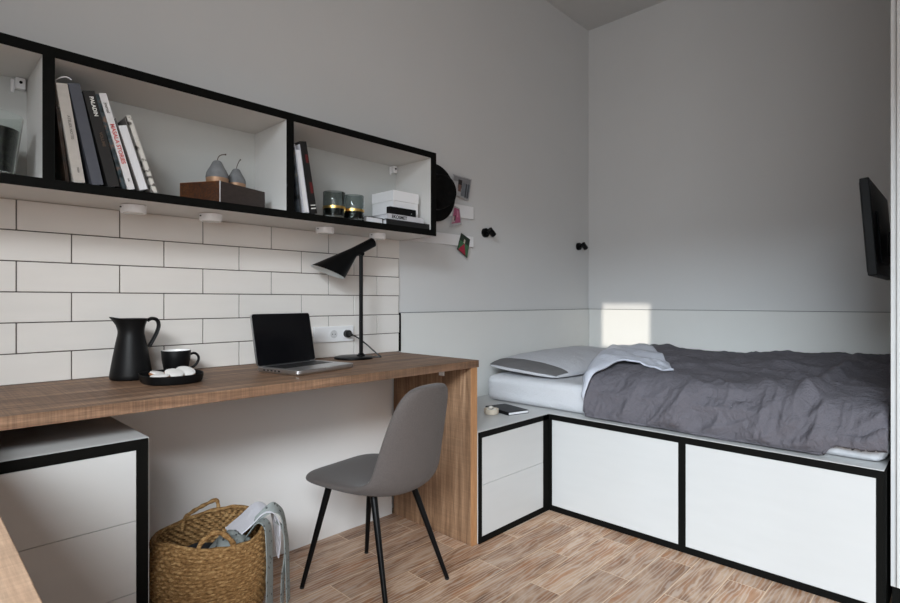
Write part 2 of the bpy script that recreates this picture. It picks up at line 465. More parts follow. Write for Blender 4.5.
# ------------------------------------------------------------------ wardrobe at the bed's foot
wd = T('wardrobe', 'tall white wardrobe on a black plinth cut off by the right edge of the photo', 'wardrobe', (2.85, -.4, 0))
obj('carcass', BX((2.196, 3.498, -1.05, .181, .088, H - .004)), M['lam'], wd, bev=.001)
obj('plinth', BX((2.205, 3.49, -1.05, .178, 0, .0878)), M['black'], wd)
obj('door', BX((2.184, 2.1955, -.432, .165, .092, H - .02)), M['lam'], wd, bev=.001)
obj('door', BX((2.184, 2.1955, -1.045, -.436, .092, H - .02)), M['lam'], wd, bev=.001)

# ------------------------------------------------------------------ television
tv = T('television', 'slim black television on the wall beside the wardrobe, tilted forward', 'television', (2.8, .185, 1.10))
lean = math.atan2(.026, .36)
rm = Matrix.Translation((2.5, .268, 1.085)) @ Matrix.Rotation(-lean, 4, 'X')
bm = BX((0, .62, -.026, .004, 0, .365)); bmesh.ops.transform(bm, matrix=rm, verts=bm.verts)
obj('casing', bm, M['blackmatte'], tv, bev=.004)
bm = BX((.012, .608, .0042, .0062, .014, .352)); bmesh.ops.transform(bm, matrix=rm, verts=bm.verts)
obj('screen', bm, M['screen'], tv)
bm = BX((.10, .52, -.034, -.0262, .05, .25)); bmesh.ops.transform(bm, matrix=rm, verts=bm.verts)
obj('rear_cover', bm, M['blackmatte'], tv, bev=.004)
obj('wall_bracket', BX((2.77, 2.85, .1825, .236, 1.17, 1.27)), M['blackmetal'], tv, bev=.003)

# ------------------------------------------------------------------ wall shelf
sh = T('wall_shelf', 'long open white wall shelf with black front edges above the tiles', 'shelf', (.6, 1.86, 1.285))
SX0, SX1, SY, SZ0, SZ1 = -.56, 1.702, 1.735, 1.2855, 1.661
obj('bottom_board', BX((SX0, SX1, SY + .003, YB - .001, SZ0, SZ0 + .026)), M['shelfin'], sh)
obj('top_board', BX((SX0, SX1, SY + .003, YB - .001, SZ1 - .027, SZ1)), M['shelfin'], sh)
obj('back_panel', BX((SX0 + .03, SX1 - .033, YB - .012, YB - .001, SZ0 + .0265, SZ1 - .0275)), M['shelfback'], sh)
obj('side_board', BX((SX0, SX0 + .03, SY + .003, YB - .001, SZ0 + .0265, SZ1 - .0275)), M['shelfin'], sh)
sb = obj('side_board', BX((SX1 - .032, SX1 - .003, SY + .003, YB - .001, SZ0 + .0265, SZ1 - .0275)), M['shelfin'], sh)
obj('outer_face', BX((SX1 - .0028, SX1, SY + .003, YB - .001, SZ0, SZ1)), M['black'], sb, label='black outer face')
for x0, x1 in ((.2665, .2925), (.9625, .9895)):
    obj('divider', BX((x0, x1, SY + .003, YB - .0125, SZ0 + .0265, SZ1 - .0275)), M['shelfin'], sh)
obj('front_edging', BX((SX0, SX1, SY, SY + .0028, SZ0, SZ0 + .0262), (SX0, SX1, SY, SY + .0028, SZ1 - .0272, SZ1),
    (SX0, SX0 + .028, SY, SY + .0028, SZ0 + .0262, SZ1 - .0272), (SX1 - .032, SX1, SY, SY + .0028, SZ0 + .0262, SZ1 - .0272),
    (.2662, .2928, SY, SY + .0028, SZ0 + .0262, SZ1 - .0272), (.9622, .9898, SY, SY + .0028, SZ0 + .0262, SZ1 - .0272)), M['black'], sh, label='black front edges of the boards')
for x in (.248, 1.646):
    bk = obj('hanger_bracket', BX((x - .010, x + .013, 1.955, 1.9775, 1.600, 1.632), (x - .019, x - .0105, 1.970, 1.9775, 1.590, 1.628)), M['white'], sh, bev=.002, label='small white hanger bracket')
    bm = bmesh.new(); tube(bm, [(x + .002, 1.9545, 1.618), (x + .002, 1.952, 1.618)], .004, 10)
    obj('screw', bm, M['blackmetal'], bk)

for i, (x, lb) in enumerate(((.509, 'white round puck lamp under the shelf above the jug, leftmost of four'), (.743, 'white round puck lamp under the shelf below the wooden box'),
                             (1.191, 'white round puck lamp under the shelf below the candle glasses'), (1.455, 'white round puck lamp under the shelf just behind the black lamp head'))):
    if i == 0:
        p0 = T('puck_light', lb, 'lamp', (x, 1.848, 1.285), 0, 'puck lamps under the shelf')
        bm = bmesh.new(); lathe(bm, [(.032, 0), (.0355, -.0005), (.0355, -.021), (.034, -.0235), (.029, -.0235)], n=32)
        obj('housing', bm, M['white'], p0, world=False, smooth=True)
        bm = bmesh.new(); lathe(bm, [(.0288, -.0233), (.028, -.0238), (.001, -.024)], n=24)
        obj('diffuser', bm, M['glaze'], p0, world=False, smooth=True)
        bm = bmesh.new(); tube(bm, [(-.035, -.008, -.009), (-.039, -.009, -.009)], .0022, 8)
        obj('cable_stub', bm, M['cord'], p0, world=False)
    else:
        c = copy_tree(p0); c.location = (x, 1.848, 1.285); c['label'] = lb

# ------------------------------------------------------------------ books
FLOOR_Z = SZ0 + .0264
def book(name, label, cat, x, th, ht, dp, tilt, cov, pages=True, group=None, ysp=1.742, titles=(), zfl=FLOOR_Z, block_front=False):
    """standing book, spine towards the room, leaning to the left by tilt degrees; x is the middle of the spine foot"""
    a = math.radians(tilt)
    b = T(name, label, cat, (x, ysp, zfl), 0, group)
    low = th / 2 * math.sin(a)
    R = Matrix.Translation((0, 0, low)) @ Matrix.Rotation(-a, 4, 'Y')
    def put(bm): bmesh.ops.transform(bm, matrix=R, verts=bm.verts); return bm
    t = min(.0025, th * .14)
    if not block_front:
        obj('cover', put(BX((-th / 2, -th / 2 + t, 0, dp, 0, ht), (th / 2 - t, th / 2, 0, dp, 0, ht), (-th / 2 + t, th / 2 - t, 0, t, 0, ht))), cov, b, world=False)
        obj('page_block', put(BX((-th / 2 + t, th / 2 - t, t + .0002, dp - .004, .003, ht - .004))), M['paper'], b, world=False)
    else:
        obj('cover', put(BX((-th / 2, -th / 2 + t, 0, dp, 0, ht), (th / 2 - t, th / 2, 0, dp, 0, ht), (-th / 2 + t, th / 2 - t, dp - t, dp, 0, ht))), cov, b, world=False)
        obj('page_block', put(BX((-th / 2 + t, th / 2 - t, .002, dp - t - .0005, .003, ht - .02))), M['paper'], b, world=False)
    for txt, size, frac, m, dx in titles:
        tm = R @ Matrix.Translation((dx, -.0006, ht * frac)) @ Matrix.Rotation(PI / 2, 4, 'X') @ Matrix.Rotation(-PI / 2, 4, 'Z')
        text_mesh('spine_title', txt, size, m, b, tm)
    return b
G1 = 'books at the left end of the middle compartment'
ink_w = cover('white_ink', (225, 225, 220)); ink_g = cover('grey_ink', (120, 116, 112)); ink_r = cover('red_ink', (196, 92, 92)); ink_k = cover('black_ink', (25, 25, 28)); ink_b = cover('brown_ink', (84, 66, 52))
mag = photo_cover('magazine_cover', [(.32, srgb(14, 13, 12)), (.52, srgb(44, 30, 20)), (.68, srgb(70, 74, 76))], 16)
bk0 = T('magazine', 'dark picture-covered magazine squeezed between the shelf divider and the beige book', 'magazine', (.322, 1.746, FLOOR_Z), 0, G1)
R = Matrix.Translation((0, 0, .0007)) @ Matrix.Rotation(-math.radians(6.5), 4, 'Y')
bm = BX((-.0035, -.0005, 0, .17, 0, .20)); bmesh.ops.transform(bm, matrix=R, verts=bm.verts); obj('cover', bm, mag, bk0, world=False)
bm = BX((-.0003, .0045, .002, .165, .001, .196)); bmesh.ops.transform(bm, matrix=R, verts=bm.verts); obj('page_block', bm, mag, bk0, world=False)

b1 = book('book', 'beige-grey hardback leaning left, first tall book from the divider, ribbon on top', 'book', .3485, .026, .262, .18, 8.8, cover('beige_cloth', (176, 170, 163)), group=G1,
     titles=[('ATELIER NOTES', .009, .56, ink_g, .002), ('PRESS', .006, .13, ink_g, .002)])
bm = bmesh.new(); tube(bm, spline([(-.052, .03, .262), (-.046, .02, .276), (-.030, .004, .282), (-.018, .0, .276)], 5), .0016, 6)
obj('ribbon', bm, M['paper'], b1, world=False)
book('book', 'thick slate grey hardback leaning between the beige and the black books', 'book', .3915, .027, .272, .19, 11.8, cover('slate_cloth', (72, 74, 82)), group=G1)
book('book', 'thick black hardback with small white title, third tall book from the divider', 'book', .4305, .0285, .262, .185, 13.4, cover('black_cloth', (24, 22, 21)), group=G1,
     titles=[('PALADIN', .013, .84, ink_w, .002), ('VOLUME', .010, .50, ink_b, .002)])
book('book', 'thin book with dark teal photo spine against the white red-lettered book', 'book', .4565, .009, .262, .185, 14.8, photo_cover('photo_spine', [(.35, srgb(20, 24, 26)), (.5, srgb(58, 72, 78)), (.62, srgb(120, 92, 78)), (.7, srgb(190, 190, 190))], 26), group=G1)
book('book', 'white softback with red lettering down its spine', 'book', .4745, .0185, .268, .185, 15.6, cover('white_cover', (214, 212, 212)), group=G1,
     titles=[('MASALA STORIES', .0145, .48, ink_r, .0), ('journal', .010, .85, ink_g, .0), ('ink', .007, .10, ink_g, 0)])
book('book', 'pale lavender page block of a book turned fore-edge out, right of the red-lettered book', 'book', .5075, .0275, .207, .16, 17.4, cover('grey_cover', (96, 92, 90)), group=G1, block_front=True)
book('book', 'slim cream softback with speckled spine, rightmost of the leaning row', 'book', .5385, .0115, .224, .15, 18.6, photo_cover('speckled_spine', [(.40, srgb(90, 84, 80)), (.47, srgb(206, 202, 195)), (.7, srgb(214, 210, 204))], 40), group=G1)

G2 = 'books at the left end of the right compartment'
book('book', 'thin brochure with dark photo cover, leaning nearest the right-hand divider', 'book', 1.018, .006, .232, .16, 6.0, photo_cover('night_photo_cover', [(.36, srgb(18, 18, 20)), (.55, srgb(70, 76, 82)), (.72, srgb(150, 130, 90))], 18), group=G2)
book('book', 'white book with pages facing out, leaning beside the black and red one', 'book', 1.0455, .022, .247, .17, 9.0, cover('light_cover', (196, 196, 202)), group=G2, block_front=True)
rb = book('book', 'black hardback with red marks on its spine, leaning beside the candle glasses', 'book', 1.0765, .0275, .262, .175, 10.2, cover('black_gloss', (22, 21, 22), .35), group=G2)
R = Matrix.Translation((0, 0, .0275 / 2 * math.sin(math.radians(10.2)))) @ Matrix.Rotation(-math.radians(10.2), 4, 'Y')
for z0, z1, mm in ((.075, .115, 'r'), (.185, .215, 'r'), (.018, .022, 'w'), (.030, .033, 'w')):
    bm = BX((.000 if mm == 'r' else -.009, .011, -.0006, -.0001, z0, z1)); bmesh.ops.transform(bm, matrix=R, verts=bm.verts)
    obj('spine_mark', bm, cover('spine_red', (92, 22, 24)) if mm == 'r' else ink_w, rb, world=False)

# lying books, boxes on the right
G3 = 'books lying flat at the right end of the shelf'
def flat_book(label, c, w, d, h, z, rz, cov, title=None, tm=None, group=G3):
    b = T('book', label, 'book', (c[0], c[1], z), math.radians(rz), group)
    t = .003
    obj('cover', BX((-w / 2, w / 2, -d / 2, d / 2, 0, t), (-w / 2, w / 2, -d / 2, d / 2, h - t, h), (-w / 2, w / 2, -d / 2, -d / 2 + t, t, h - t)), cov, b, world=False)
    obj('page_block', BX((-w / 2 + .004, w / 2 - .003, -d / 2 + t + .0003, d / 2 - .004, t, h - t)), M['paper'], b, world=False)
    if title:
        text_mesh('spine_title', title, h * .86, tm, b, Matrix.Translation((-w * .19, -d / 2 - .0004, h / 2)) @ Matrix.Rotation(PI / 2, 4, 'X'))
    return b
flat_book('large black book lying lowest at the right end of the shelf', (1.5485, 1.846), .251, .20, .0245, FLOOR_Z, 0, cover('black_board', (22, 22, 22)))
flat_book('white book with black spine title lying on the large black book', (1.536, 1.845), .206, .19, .023, FLOOR_Z + .0249, 0, cover('white_board', (196, 196, 200)), 'EKOSMET', ink_k)
b = T('book', 'open-edged pale book lying flat on the shelf floor beside the candle glasses', 'book', (1.372, 1.815, FLOOR_Z), math.radians(3), G3)
obj('cover', BX((-.045, .045, -.052, .07, 0, .002), (-.045, .045, -.052, .07, .0235, .0255), (.0425, .045, -.052, .07, .002, .0235)), cover('dark_board', (40, 40, 42)), b, world=False)
obj('page_block', BX((-.044, .042, -.051, .068, .0022, .0232)), M['paper'], b, world=False)

bx = T('storage_box', 'white lidded box on the lying books, right end of the shelf', 'box', (1.563, 1.857, FLOOR_Z + .0482), 0)
obj('box_body', BX((-.072, .072, -.073, .073, 0, .066)), M['white'], bx, world=False, bev=.001)
obj('lid', BX((-.074, .074, -.075, .075, .0665, .111)), M['white'], bx, world=False, bev=.001)
bb = T('case', 'flat black case standing in front of the white box', 'case', (1.523, 1.767, FLOOR_Z + .0482), 0)
obj('case_body', BX((-.074, .074, -.012, .012, 0, .032)), M['blackmatte'], bb, world=False, bev=.0015)
bm = bmesh.new(); tube(bm, [(.046, -.0125, .012), (.046, -.0138, .012)], .0024, 8)
obj('stud', bm, M['alu'], bb, world=False)

# wooden box, pears
wbx = T('wooden_box', 'low wooden box with one warm brown end and one dark side, under the pears', 'box', (.76, 1.80, FLOOR_Z), 0)
def prism(pts, z0, z1):
    bm = bmesh.new(); loft(bm, [[(x, y, z0) for x, y in pts], [(x, y, z1) for x, y in pts]]); return bm
pts = [(.651, 1.868), (.728, 1.739), (.916, 1.805), (.839, 1.934)]
obj('box_body', prism(pts, FLOOR_Z, FLOOR_Z + .068), M['darkwood'], wbx, bev=.001)
def slab(p, q, t, z0, z1):
    d = (Vector(q) - Vector(p)).normalized(); n = Vector((d.y, -d.x)) * t
    return prism([p, q, (q[0] + n.x, q[1] + n.y), (p[0] + n.x, p[1] + n.y)], z0, z1)
obj('end_board', slab(pts[0], pts[1], -.002, FLOOR_Z, FLOOR_Z + .0683), M['box_wood'], wbx, label='warm brown wood end of the box')
obj('corner_edge', slab((.7265, 1.7382), (.7292, 1.7392), .0012, FLOOR_Z, FLOOR_Z + .0683), M['paper'], wbx, label='pale edge')

PZ = FLOOR_Z + .0684
def pear(label, x, y, s, stem):
    p = T('concrete_pear', label, 'ornament', (x, y, PZ), 0, 'decorative pears on the wooden box')
    prof = [(.030, 0), (.0335, .004), (.0345, .012)]
    bm = bmesh.new(); lathe(bm, [(r * s, z * s) for r, z in prof + [(.0352, .023)]], n=28)
    obj('base_band', bm, M['copper'], p, world=False, smooth=True, label='copper coloured foot')
    prof = [(.0353, .0232), (.0355, .029), (.0335, .040), (.0285, .050), (.0225, .060), (.0180, .069), (.0150, .076), (.011, .0805), (.005, .083)]
    bm = bmesh.new(); lathe(bm, [(r * s, z * s) for r, z in prof], n=28)
    obj('body', bm, M['concrete'], p, world=False, smooth=True)
    bm = bmesh.new(); tube(bm, spline([(q[0] * s, q[1] * s, q[2] * s) for q in stem], 6), .0013 * s, 8, .0017 * s)
    st_ = obj('stem', bm, M['twig'], p, world=False, smooth=True)
    e = stem[-1]
    bm = bmesh.new(); bmesh.ops.create_uvsphere(bm, u_segments=8, v_segments=6, radius=.003 * s, matrix=Matrix.Translation((e[0] * s, e[1] * s, e[2] * s)))
    obj('stem_tip', bm, M['twig'], st_, world=False, smooth=True)
pear('larger grey concrete pear with bent stem, left of the two', .754, 1.822, 1.02, [(0, 0, .082), (.004, 0, .095), (.012, -.002, .103), (.026, -.004, .107)])
pear('smaller grey concrete pear with straight slanting stem, right of the two', .830, 1.846, .90, [(0, 0, .082), (.004, 0, .096), (.010, -.002, .112), (.015, -.003, .120)])

# candle glasses
for i, (x, y, lb) in enumerate(((1.181, 1.768, 'smoked glass candle tumbler with gold band, nearer the books'), (1.274, 1.772, 'smoked glass candle tumbler with gold band, nearer the white box'))):
    if i == 0:
        cg = T('candle_glass', lb, 'candle', (x, y, FLOOR_Z), 0, 'candle tumblers on the shelf')
        bm = bmesh.new(); lathe(bm, [(.001, .0), (.040, 0), (.0425, .004), (.0425, .098), (.0418, .0995), (.0398, .0995), (.0393, .098), (.0393, .009), (.037, .007), (.001, .007)], n=36)
        obj('tumbler', bm, M['smoke'], cg, world=False, smooth=True)
        bm = bmesh.new(); lathe(bm, [(.0430, .034), (.0434, .0345), (.0434, .0435), (.0430, .044)], n=36, cap0=False, cap1=False)
        obj('gold_band', bm, M['gold'], cg, world=False, smooth=True, mods=[('SOLIDIFY', dict(thickness=.0004))])
        bm = bmesh.new(); lathe(bm, [(.036, .0075), (.0388, .009), (.0388, .036), (.036, .0375), (.001, .037)], n=32)
        wx = obj('wax', bm, cover('dark_wax', (34, 38, 38)), cg, world=False, smooth=True)
        bm = bmesh.new(); tube(bm, [(0, 0, .0368), (.001, 0, .047)], .0009, 6); obj('wick', bm, M['cord'], wx, world=False)
    else:
        c = copy_tree(cg); c.location = (x, y, FLOOR_Z); c['label'] = lb

# glass tumblers in the left compartment
gl = T('glass_tumbler', 'clear drinking glass with dark contents, left compartment of the shelf', 'glass', (.166, 1.800, FLOOR_Z), 0)
bm = bmesh.new(); lathe(bm, [(.001, 0), (.048, 0), (.052, .003), (.070, .155), (.0695, .157), (.068, .157), (.0675, .155), (.0495, .008), (.001, .007)], n=36)
obj('tumbler', bm, M['clear'], gl, world=False, smooth=True)
bm = bmesh.new(); lathe(bm, [(.001, .0085), (.0475, .0088), (.0600, .118), (.0595, .1195), (.001, .1195)], n=32)
obj('contents', bm, photo_cover('green_black_beads', [(.35, srgb(10, 12, 9)), (.55, srgb(26, 30, 22)), (.75, srgb(74, 80, 62))], 50), gl, world=False, smooth=True)

# ------------------------------------------------------------------ things on the desk
Z = .7502
jug = T('jug', 'tall matte black flared jug at the left of the desk', 'jug', (.508, 1.868, Z), 0)
prof = [(.050, 0), (.056, .002), (.0585, .007), (.058, .016), (.0535, .045), (.048, .078), (.0420, .112), (.0375, .134), (.0362, .142), (.0365, .152), (.039, .166), (.043, .178), (.0465, .187)]
rings = []
n = 48
for r, z in prof:
    k = max(0, (z - .150) / .037)
    ring = []
    for i in range(n):
        a = 2 * PI * i / n
        c = math.cos(a - PI)                    # the lip points along -X
        sp = (max(0, c) ** 5) * .013 * k * k
        ring.append(((r + sp) * math.cos(a), (r + sp) * math.sin(a), z + (max(0, c) ** 5) * .006 * k * k))
    rings.append(ring)
inner = []
for r, z in reversed(prof[3:]):
    k = max(0, (z - .150) / .037)
    ring = []
    for i in range(n):
        a = 2 * PI * i / n; c = math.cos(a - PI)
        sp = (max(0, c) ** 5) * .013 * k * k
        ring.append(((r - .0028 + sp) * math.cos(a), (r - .0028 + sp) * math.sin(a), z + .0004 + (max(0, c) ** 5) * .006 * k * k))
    inner.append(ring)
bm = bmesh.new(); loft(bm, rings + inner)
obj('body', bm, M['blackmatte'], jug, world=False, smooth=True)
bm = bmesh.new()
hp = spline([(.046, 0, .180), (.058, -.002, .186), (.072, -.004, .181), (.077, -.005, .164), (.072, -.005, .143), (.061, -.003, .118), (.0505, 0, .098)], 7)
rings = []
for i, p in enumerate(hp):
    t = (hp[min(i + 1, len(hp) - 1)] - hp[max(i - 1, 0)]).normalized()
    rings.append(circle(p, .004, t, 14, (0, 1, 0), None) if False else [p + Vector((0, 1, 0)) * (.010 * math.cos(2 * PI * j / 14)) + t.cross(Vector((0, 1, 0))) * (.0055 * math.sin(2 * PI * j / 14)) for j in range(14)])
loft(bm, rings)
obj('handle', bm, M['blackmatte'], jug, world=False, smooth=True)

cup = T('mug', 'black mug with white inside, behind the oval dish', 'mug', (.645, 1.885, Z), 0)
outer = [(.030, 0), (.033, .002), (.036, .012), (.0425, .050), (.0445, .0775), (.0440, .0790)]
bm = bmesh.new(); lathe(bm, outer, n=36, cap1=False)
obj('body', bm, M['blackmatte'], cup, world=False, smooth=True)
bm = bmesh.new(); lathe(bm, [(.0440, .0790), (.0425, .0793), (.0418, .0775), (.0395, .05), (.033, .012), (.001, .008)], n=36, cap0=False)
obj('glazed_inside', bm, M['glaze'], cup, world=False, smooth=True, label='white glazed inside and rim')
bm = bmesh.new(); tube(bm, spline([(.0425, 0, .062), (.056, -.002, .066), (.068, -.003, .058), (.071, -.003, .044), (.063, -.002, .028), (.050, -.001, .018), (.037, 0, .016)], 7), .0042, 10)
obj('handle', bm, M['blackmatte'], cup, world=False, smooth=True)

dish = T('oval_dish', 'shallow black oval dish of iced cookies in front of the jug and mug', 'dish', (.576, 1.722, Z), math.radians(-4))
def oval(rx, ry, z, n=56): return [(rx * math.copysign(abs(math.cos(2 * PI * i / n)) ** .8, math.cos(2 * PI * i / n)), ry * math.copysign(abs(math.sin(2 * PI * i / n)) ** .8, math.sin(2 * PI * i / n)), z) for i in range(n)]
bm = bmesh.new()
loft(bm, [oval(.072, .088, 0), oval(.078, .094, .002), oval(.081, .097, .008), oval(.084, .100, .0255), oval(.083, .099, .0265), oval(.0815, .0975, .0255), oval(.078, .094, .006), oval(.072, .088, .0045)])
obj('dish', bm, M['blackmatte'], dish, world=False, smooth=True)
def cookie(label, x, y, z, r, rz, tx, ty):
    c = T('cookie', label, 'cookie', (x, y, z), math.radians(rz), 'iced cookies in the oval dish')
    tm = Matrix.Rotation(math.radians(tx), 4, 'X') @ Matrix.Rotation(math.radians(ty), 4, 'Y')
    def sq(rr, zz, n=28): return [tm @ Vector((rr * 1.15 * math.cos(2 * PI * i / n), rr * math.sin(2 * PI * i / n), zz)) for i in range(n)]
    bm = bmesh.new(); loft(bm, [sq(r * .86, 0), sq(r * .97, .002), sq(r, .005), sq(r * .96, .0085)])
    bs = obj('biscuit', bm, M['ginger'], c, world=False, smooth=True)
    bm = bmesh.new(); loft(bm, [sq(r * .95, .0083), sq(r * .93, .0105), sq(r * .78, .0128), sq(r * .45, .0142), sq(r * .05, .0147)])
    obj('icing', bm, M['icing'], c, world=False, smooth=True)
ZD = Z + .006
cookie('white-iced cookie propped in the middle of the dish, its brown rim showing', .577, 1.706, ZD + .013, .026, 25, 24, -4)
cookie('white-iced cookie leaning at the right of the dish', .616, 1.726, ZD + .014, .026, -10, 28, 8)
cookie('iced cookie lying flat at the left end of the dish', .532, 1.684, ZD + .009, .024, 10, 4, -2)
cookie('gingerbread cookie showing brown between the left cookies, at the rear', .545, 1.742, ZD + .010, .025, 40, 14, 6)

# laptop
lt = T('laptop', 'open aluminium laptop with dark screen on the desk', 'laptop', (.8935, 1.5405, Z), math.radians(11.96))
LW, LD = .264, .203
def rrect(w, d, r, z, n=6, x0=0, y0=0):
    pts = []
    for cx, cy, a0 in ((w - r, d - r, 0), (r, d - r, 90), (r, r, 180), (w - r, r, 270)):
        for k in range(n + 1):
            a = math.radians(a0 + 90 * k / n); pts.append((x0 + cx + r * math.cos(a), y0 + cy + r * math.sin(a), z))
    return pts
bm = bmesh.new(); loft(bm, [rrect(LW - .012, LD - .012, .010, .001, x0=.006, y0=.006), rrect(LW, LD, .012, .007), rrect(LW, LD, .012, .0165), rrect(LW - .003, LD - .003, .011, .0178, x0=.0015, y0=.0015)])
base = obj('base', bm, M['alu'], lt, world=False)
bm = BX((.022, LW - .022, .085, LD - .022, .0178, .0182)); kb = obj('keyboard', bm, M['keys'], base, world=False)
bm = BX((.088, LW - .088, .016, .074, .01785, .0181)); obj('trackpad', bm, M['alu'], base, world=False)
bm = BX((LW / 2 - .014, LW / 2 + .014, -.0006, .004, .0150, .0182)); obj('thumb_notch', bm, M['lam'], base, world=False)
bm = bmesh.new()
for k in range(5): box(bm, -.0005, .002, .085 + k * .018, .095 + k * .018, .008, .0125)
obj('side_ports', bm, M['keys'], base, world=False)
for fx, fy in ((.018, .018), (LW - .018, .018), (.018, LD - .018), (LW - .018, LD - .018)):
    bm = bmesh.new(); lathe(bm, [(.006, 0), (.006, .0015)], (fx, fy, 0), 12); obj('foot', bm, M['cord'], base, world=False)
al = math.radians(11)
tm = Matrix.Translation((0, LD - .006, .0182)) @ Matrix.Rotation(-al, 4, 'X')
bm = bmesh.new(); loft(bm, [[(x, 0, z) for x, z, _ in rrect(LW, .182, .010, 0)], [(x, .0065, z) for x, z, _ in rrect(LW, .182, .010, 0)]]); bmesh.ops.transform(bm, matrix=tm, verts=bm.verts)
lid = obj('lid', bm, M['alu'], lt, world=False)
bm = bmesh.new(); loft(bm, [[(x, -.0008, z) for x, z, _ in rrect(LW - .003, .179, .009, 0, x0=.0015, y0=.0015)], [(x, .0, z) for x, z, _ in rrect(LW - .003, .179, .009, 0, x0=.0015, y0=.0015)]]); bmesh.ops.transform(bm, matrix=tm, verts=bm.verts)
obj('screen', bm, M['screen'], lid, world=False, label='dark glossy screen')
bm = bmesh.new(); tube(bm, [(.03, LD - .004, .0178), (LW - .03, LD - .004, .0178)], .004, 10); obj('hinge', bm, M['keys'], lid, world=False)

# socket strip behind the laptop
sk = T('wall_socket', 'white double wall socket plate on the tiles behind the laptop', 'socket', (1.322, YB - .0102, .849), 0)
obj('plate', BX((-.105, .097, -.010, 0, -.034, .034)), M['white'], sk, world=False, bev=.003)
for px in (-.009, .056):
    bm = bmesh.new(); tube(bm, [(px, -.0102, .0), (px, -.0122, 0)], .022, 28)
    s_ = obj('socket_ring', bm, M['white'], sk, world=False)
    bm = bmesh.new(); tube(bm, [(px, -.0123, 0), (px, -.0126, 0)], .0175, 28); w_ = obj('socket_well', bm, cover('socket_shadow', (205, 205, 206)), s_, world=False)
    if px < 0:
        bm = bmesh.new()
        for dx in (-.007, .007): tube(bm, [(px + dx, -.0127, 0), (px + dx, -.0131, 0)], .0022, 10)
        obj('pin_hole', bm, M['cord'], w_, world=False) if False else obj('pin_holes', bm, M['cord'], s_, world=False)
bm = BX((-.098, -.048, -.0115, -.0102, -.026, .026)); obj('blank_insert', bm, M['white'], sk, world=False, bev=.001)

# desk lamp, plane of the head along -X
LX, LY = 1.3695, 1.850
lamp = T('desk_lamp', 'black desk lamp with angled conical head beside the laptop', 'lamp', (1.340, 1.862, Z), 0)
bm = bmesh.new(); lathe(bm, [(.076, 0), (.080, .001), (.081, .004), (.079, .009), (.074, .0105), (.001, .011)], (1.340, 1.862, Z), 48)
base = obj('base', bm, M['blackmetal'], lamp, smooth=True)
bm = bmesh.new(); tube(bm, [(LX, LY, Z + .010), (LX, LY, 1.192)], .0085, 16); pole = obj('pole', bm, M['blackmetal'], lamp, smooth=True)
bm = bmesh.new(); lathe(bm, [(.018, 0), (.018, .004), (.012, .008), (.0095, .012)], (LX, LY, Z + .0105), 24); obj('pole_foot', bm, M['blackmetal'], pole, smooth=True)
# head: small end, tube, then the skew cone to the rim
E0, E1 = Vector((1.4265, 1.8380, 1.2452)), Vector((1.340, 1.8605, 1.1965))
ax = (E1 - E0).normalized()
U0, U1 = Vector((1.166, 1.907, 1.137)), Vector((1.298, 1.8715, 1.0836))     # rim, high and low side
HN = Vector((math.sin(math.radians(15)), math.cos(math.radians(15)), 0))     # across the head
rc = (U0 + U1) / 2; ru = (U1 - U0) / 2
up = ax.cross(HN).normalized()
if up.z > 0: up = -up                                                   # towards the low side
n = 40
def ring_e(c, u, ry): return [c + u * math.cos(2 * PI * i / n) + HN * (ry * math.sin(2 * PI * i / n)) for i in range(n)]
rt = .0205
rimr = .060
outer = [ring_e(E0 - ax * .002, up * rt * .80, rt * .8), ring_e(E0 + ax * .002, up * rt, rt), ring_e(E0 * .5 + E1 * .5, up * rt, rt)]
J = E1 + ax * .0
outer.append(ring_e(J, up * rt * 1.02, rt * 1.02))
steps = 7
for k in range(1, steps + 1):
    t = k / steps
    c = J.lerp(rc, t); u = (up * rt * 1.02).lerp(ru, t); ry = rt * 1.02 + (rimr - rt * 1.02) * t
    outer.append(ring_e(c, u, ry))
bm = bmesh.new(); loft(bm, outer, True, False)
head = obj('lamp_shade', bm, M['blackmetal'], lamp, smooth=True)
inn = []
for k in range(steps, -1, -1):
    t = k / steps
    c = J.lerp(rc, t); u = (up * rt * 1.02).lerp(ru, t) * .965; ry = (rt * 1.02 + (rimr - rt * 1.02) * t) * .965
    inn.append(ring_e(c, u, ry))
bm = bmesh.new(); loft(bm, [outer[-1]] + inn, False, True)
obj('shade_lining', bm, M['lampin'], head, smooth=True, label='white inside of the lamp head')
bm = bmesh.new(); bmesh.ops.create_uvsphere(bm, u_segments=16, v_segments=10, radius=.020, matrix=Matrix.Translation(J.lerp(rc, .55)))
obj('bulb', bm, M['glaze'], head, smooth=True)
bm = bmesh.new(); tube(bm, [(LX, LY - .012, 1.192), (LX, LY + .012, 1.192)], .009, 14); obj('pivot', bm, M['blackmetal'], pole, smooth=True)
bm = bmesh.new(); tube(bm, [(1.378, 1.9665, .849), (1.378, 1.950, .849)], .0165, 20); tube(bm, [(1.378, 1.950, .849), (1.380, 1.928, .845)], .010, 12, .005)
plug = obj('plug', bm, M['cord'], lamp, smooth=True)
bm = bmesh.new()
tube(bm, spline([(1.380, 1.930, .8455), (1.392, 1.900, .832), (1.412, 1.868, .805), (1.430, 1.845, .780), (1.444, 1.826, .760), (1.4475, 1.815, .7536), (1.440, 1.812, .7530), (1.425, 1.828, .7530), (1.412, 1.845, .754)], 8), .0032, 8)
obj('power_cord', bm, M['cord'], lamp, smooth=True)

# ------------------------------------------------------------------ chair
CC = Vector((1.173, 1.4995, 0))
ch = T('desk_chair', 'grey-brown upholstered shell chair on thin black legs, tucked at the desk', 'chair', CC, math.radians(8.0))
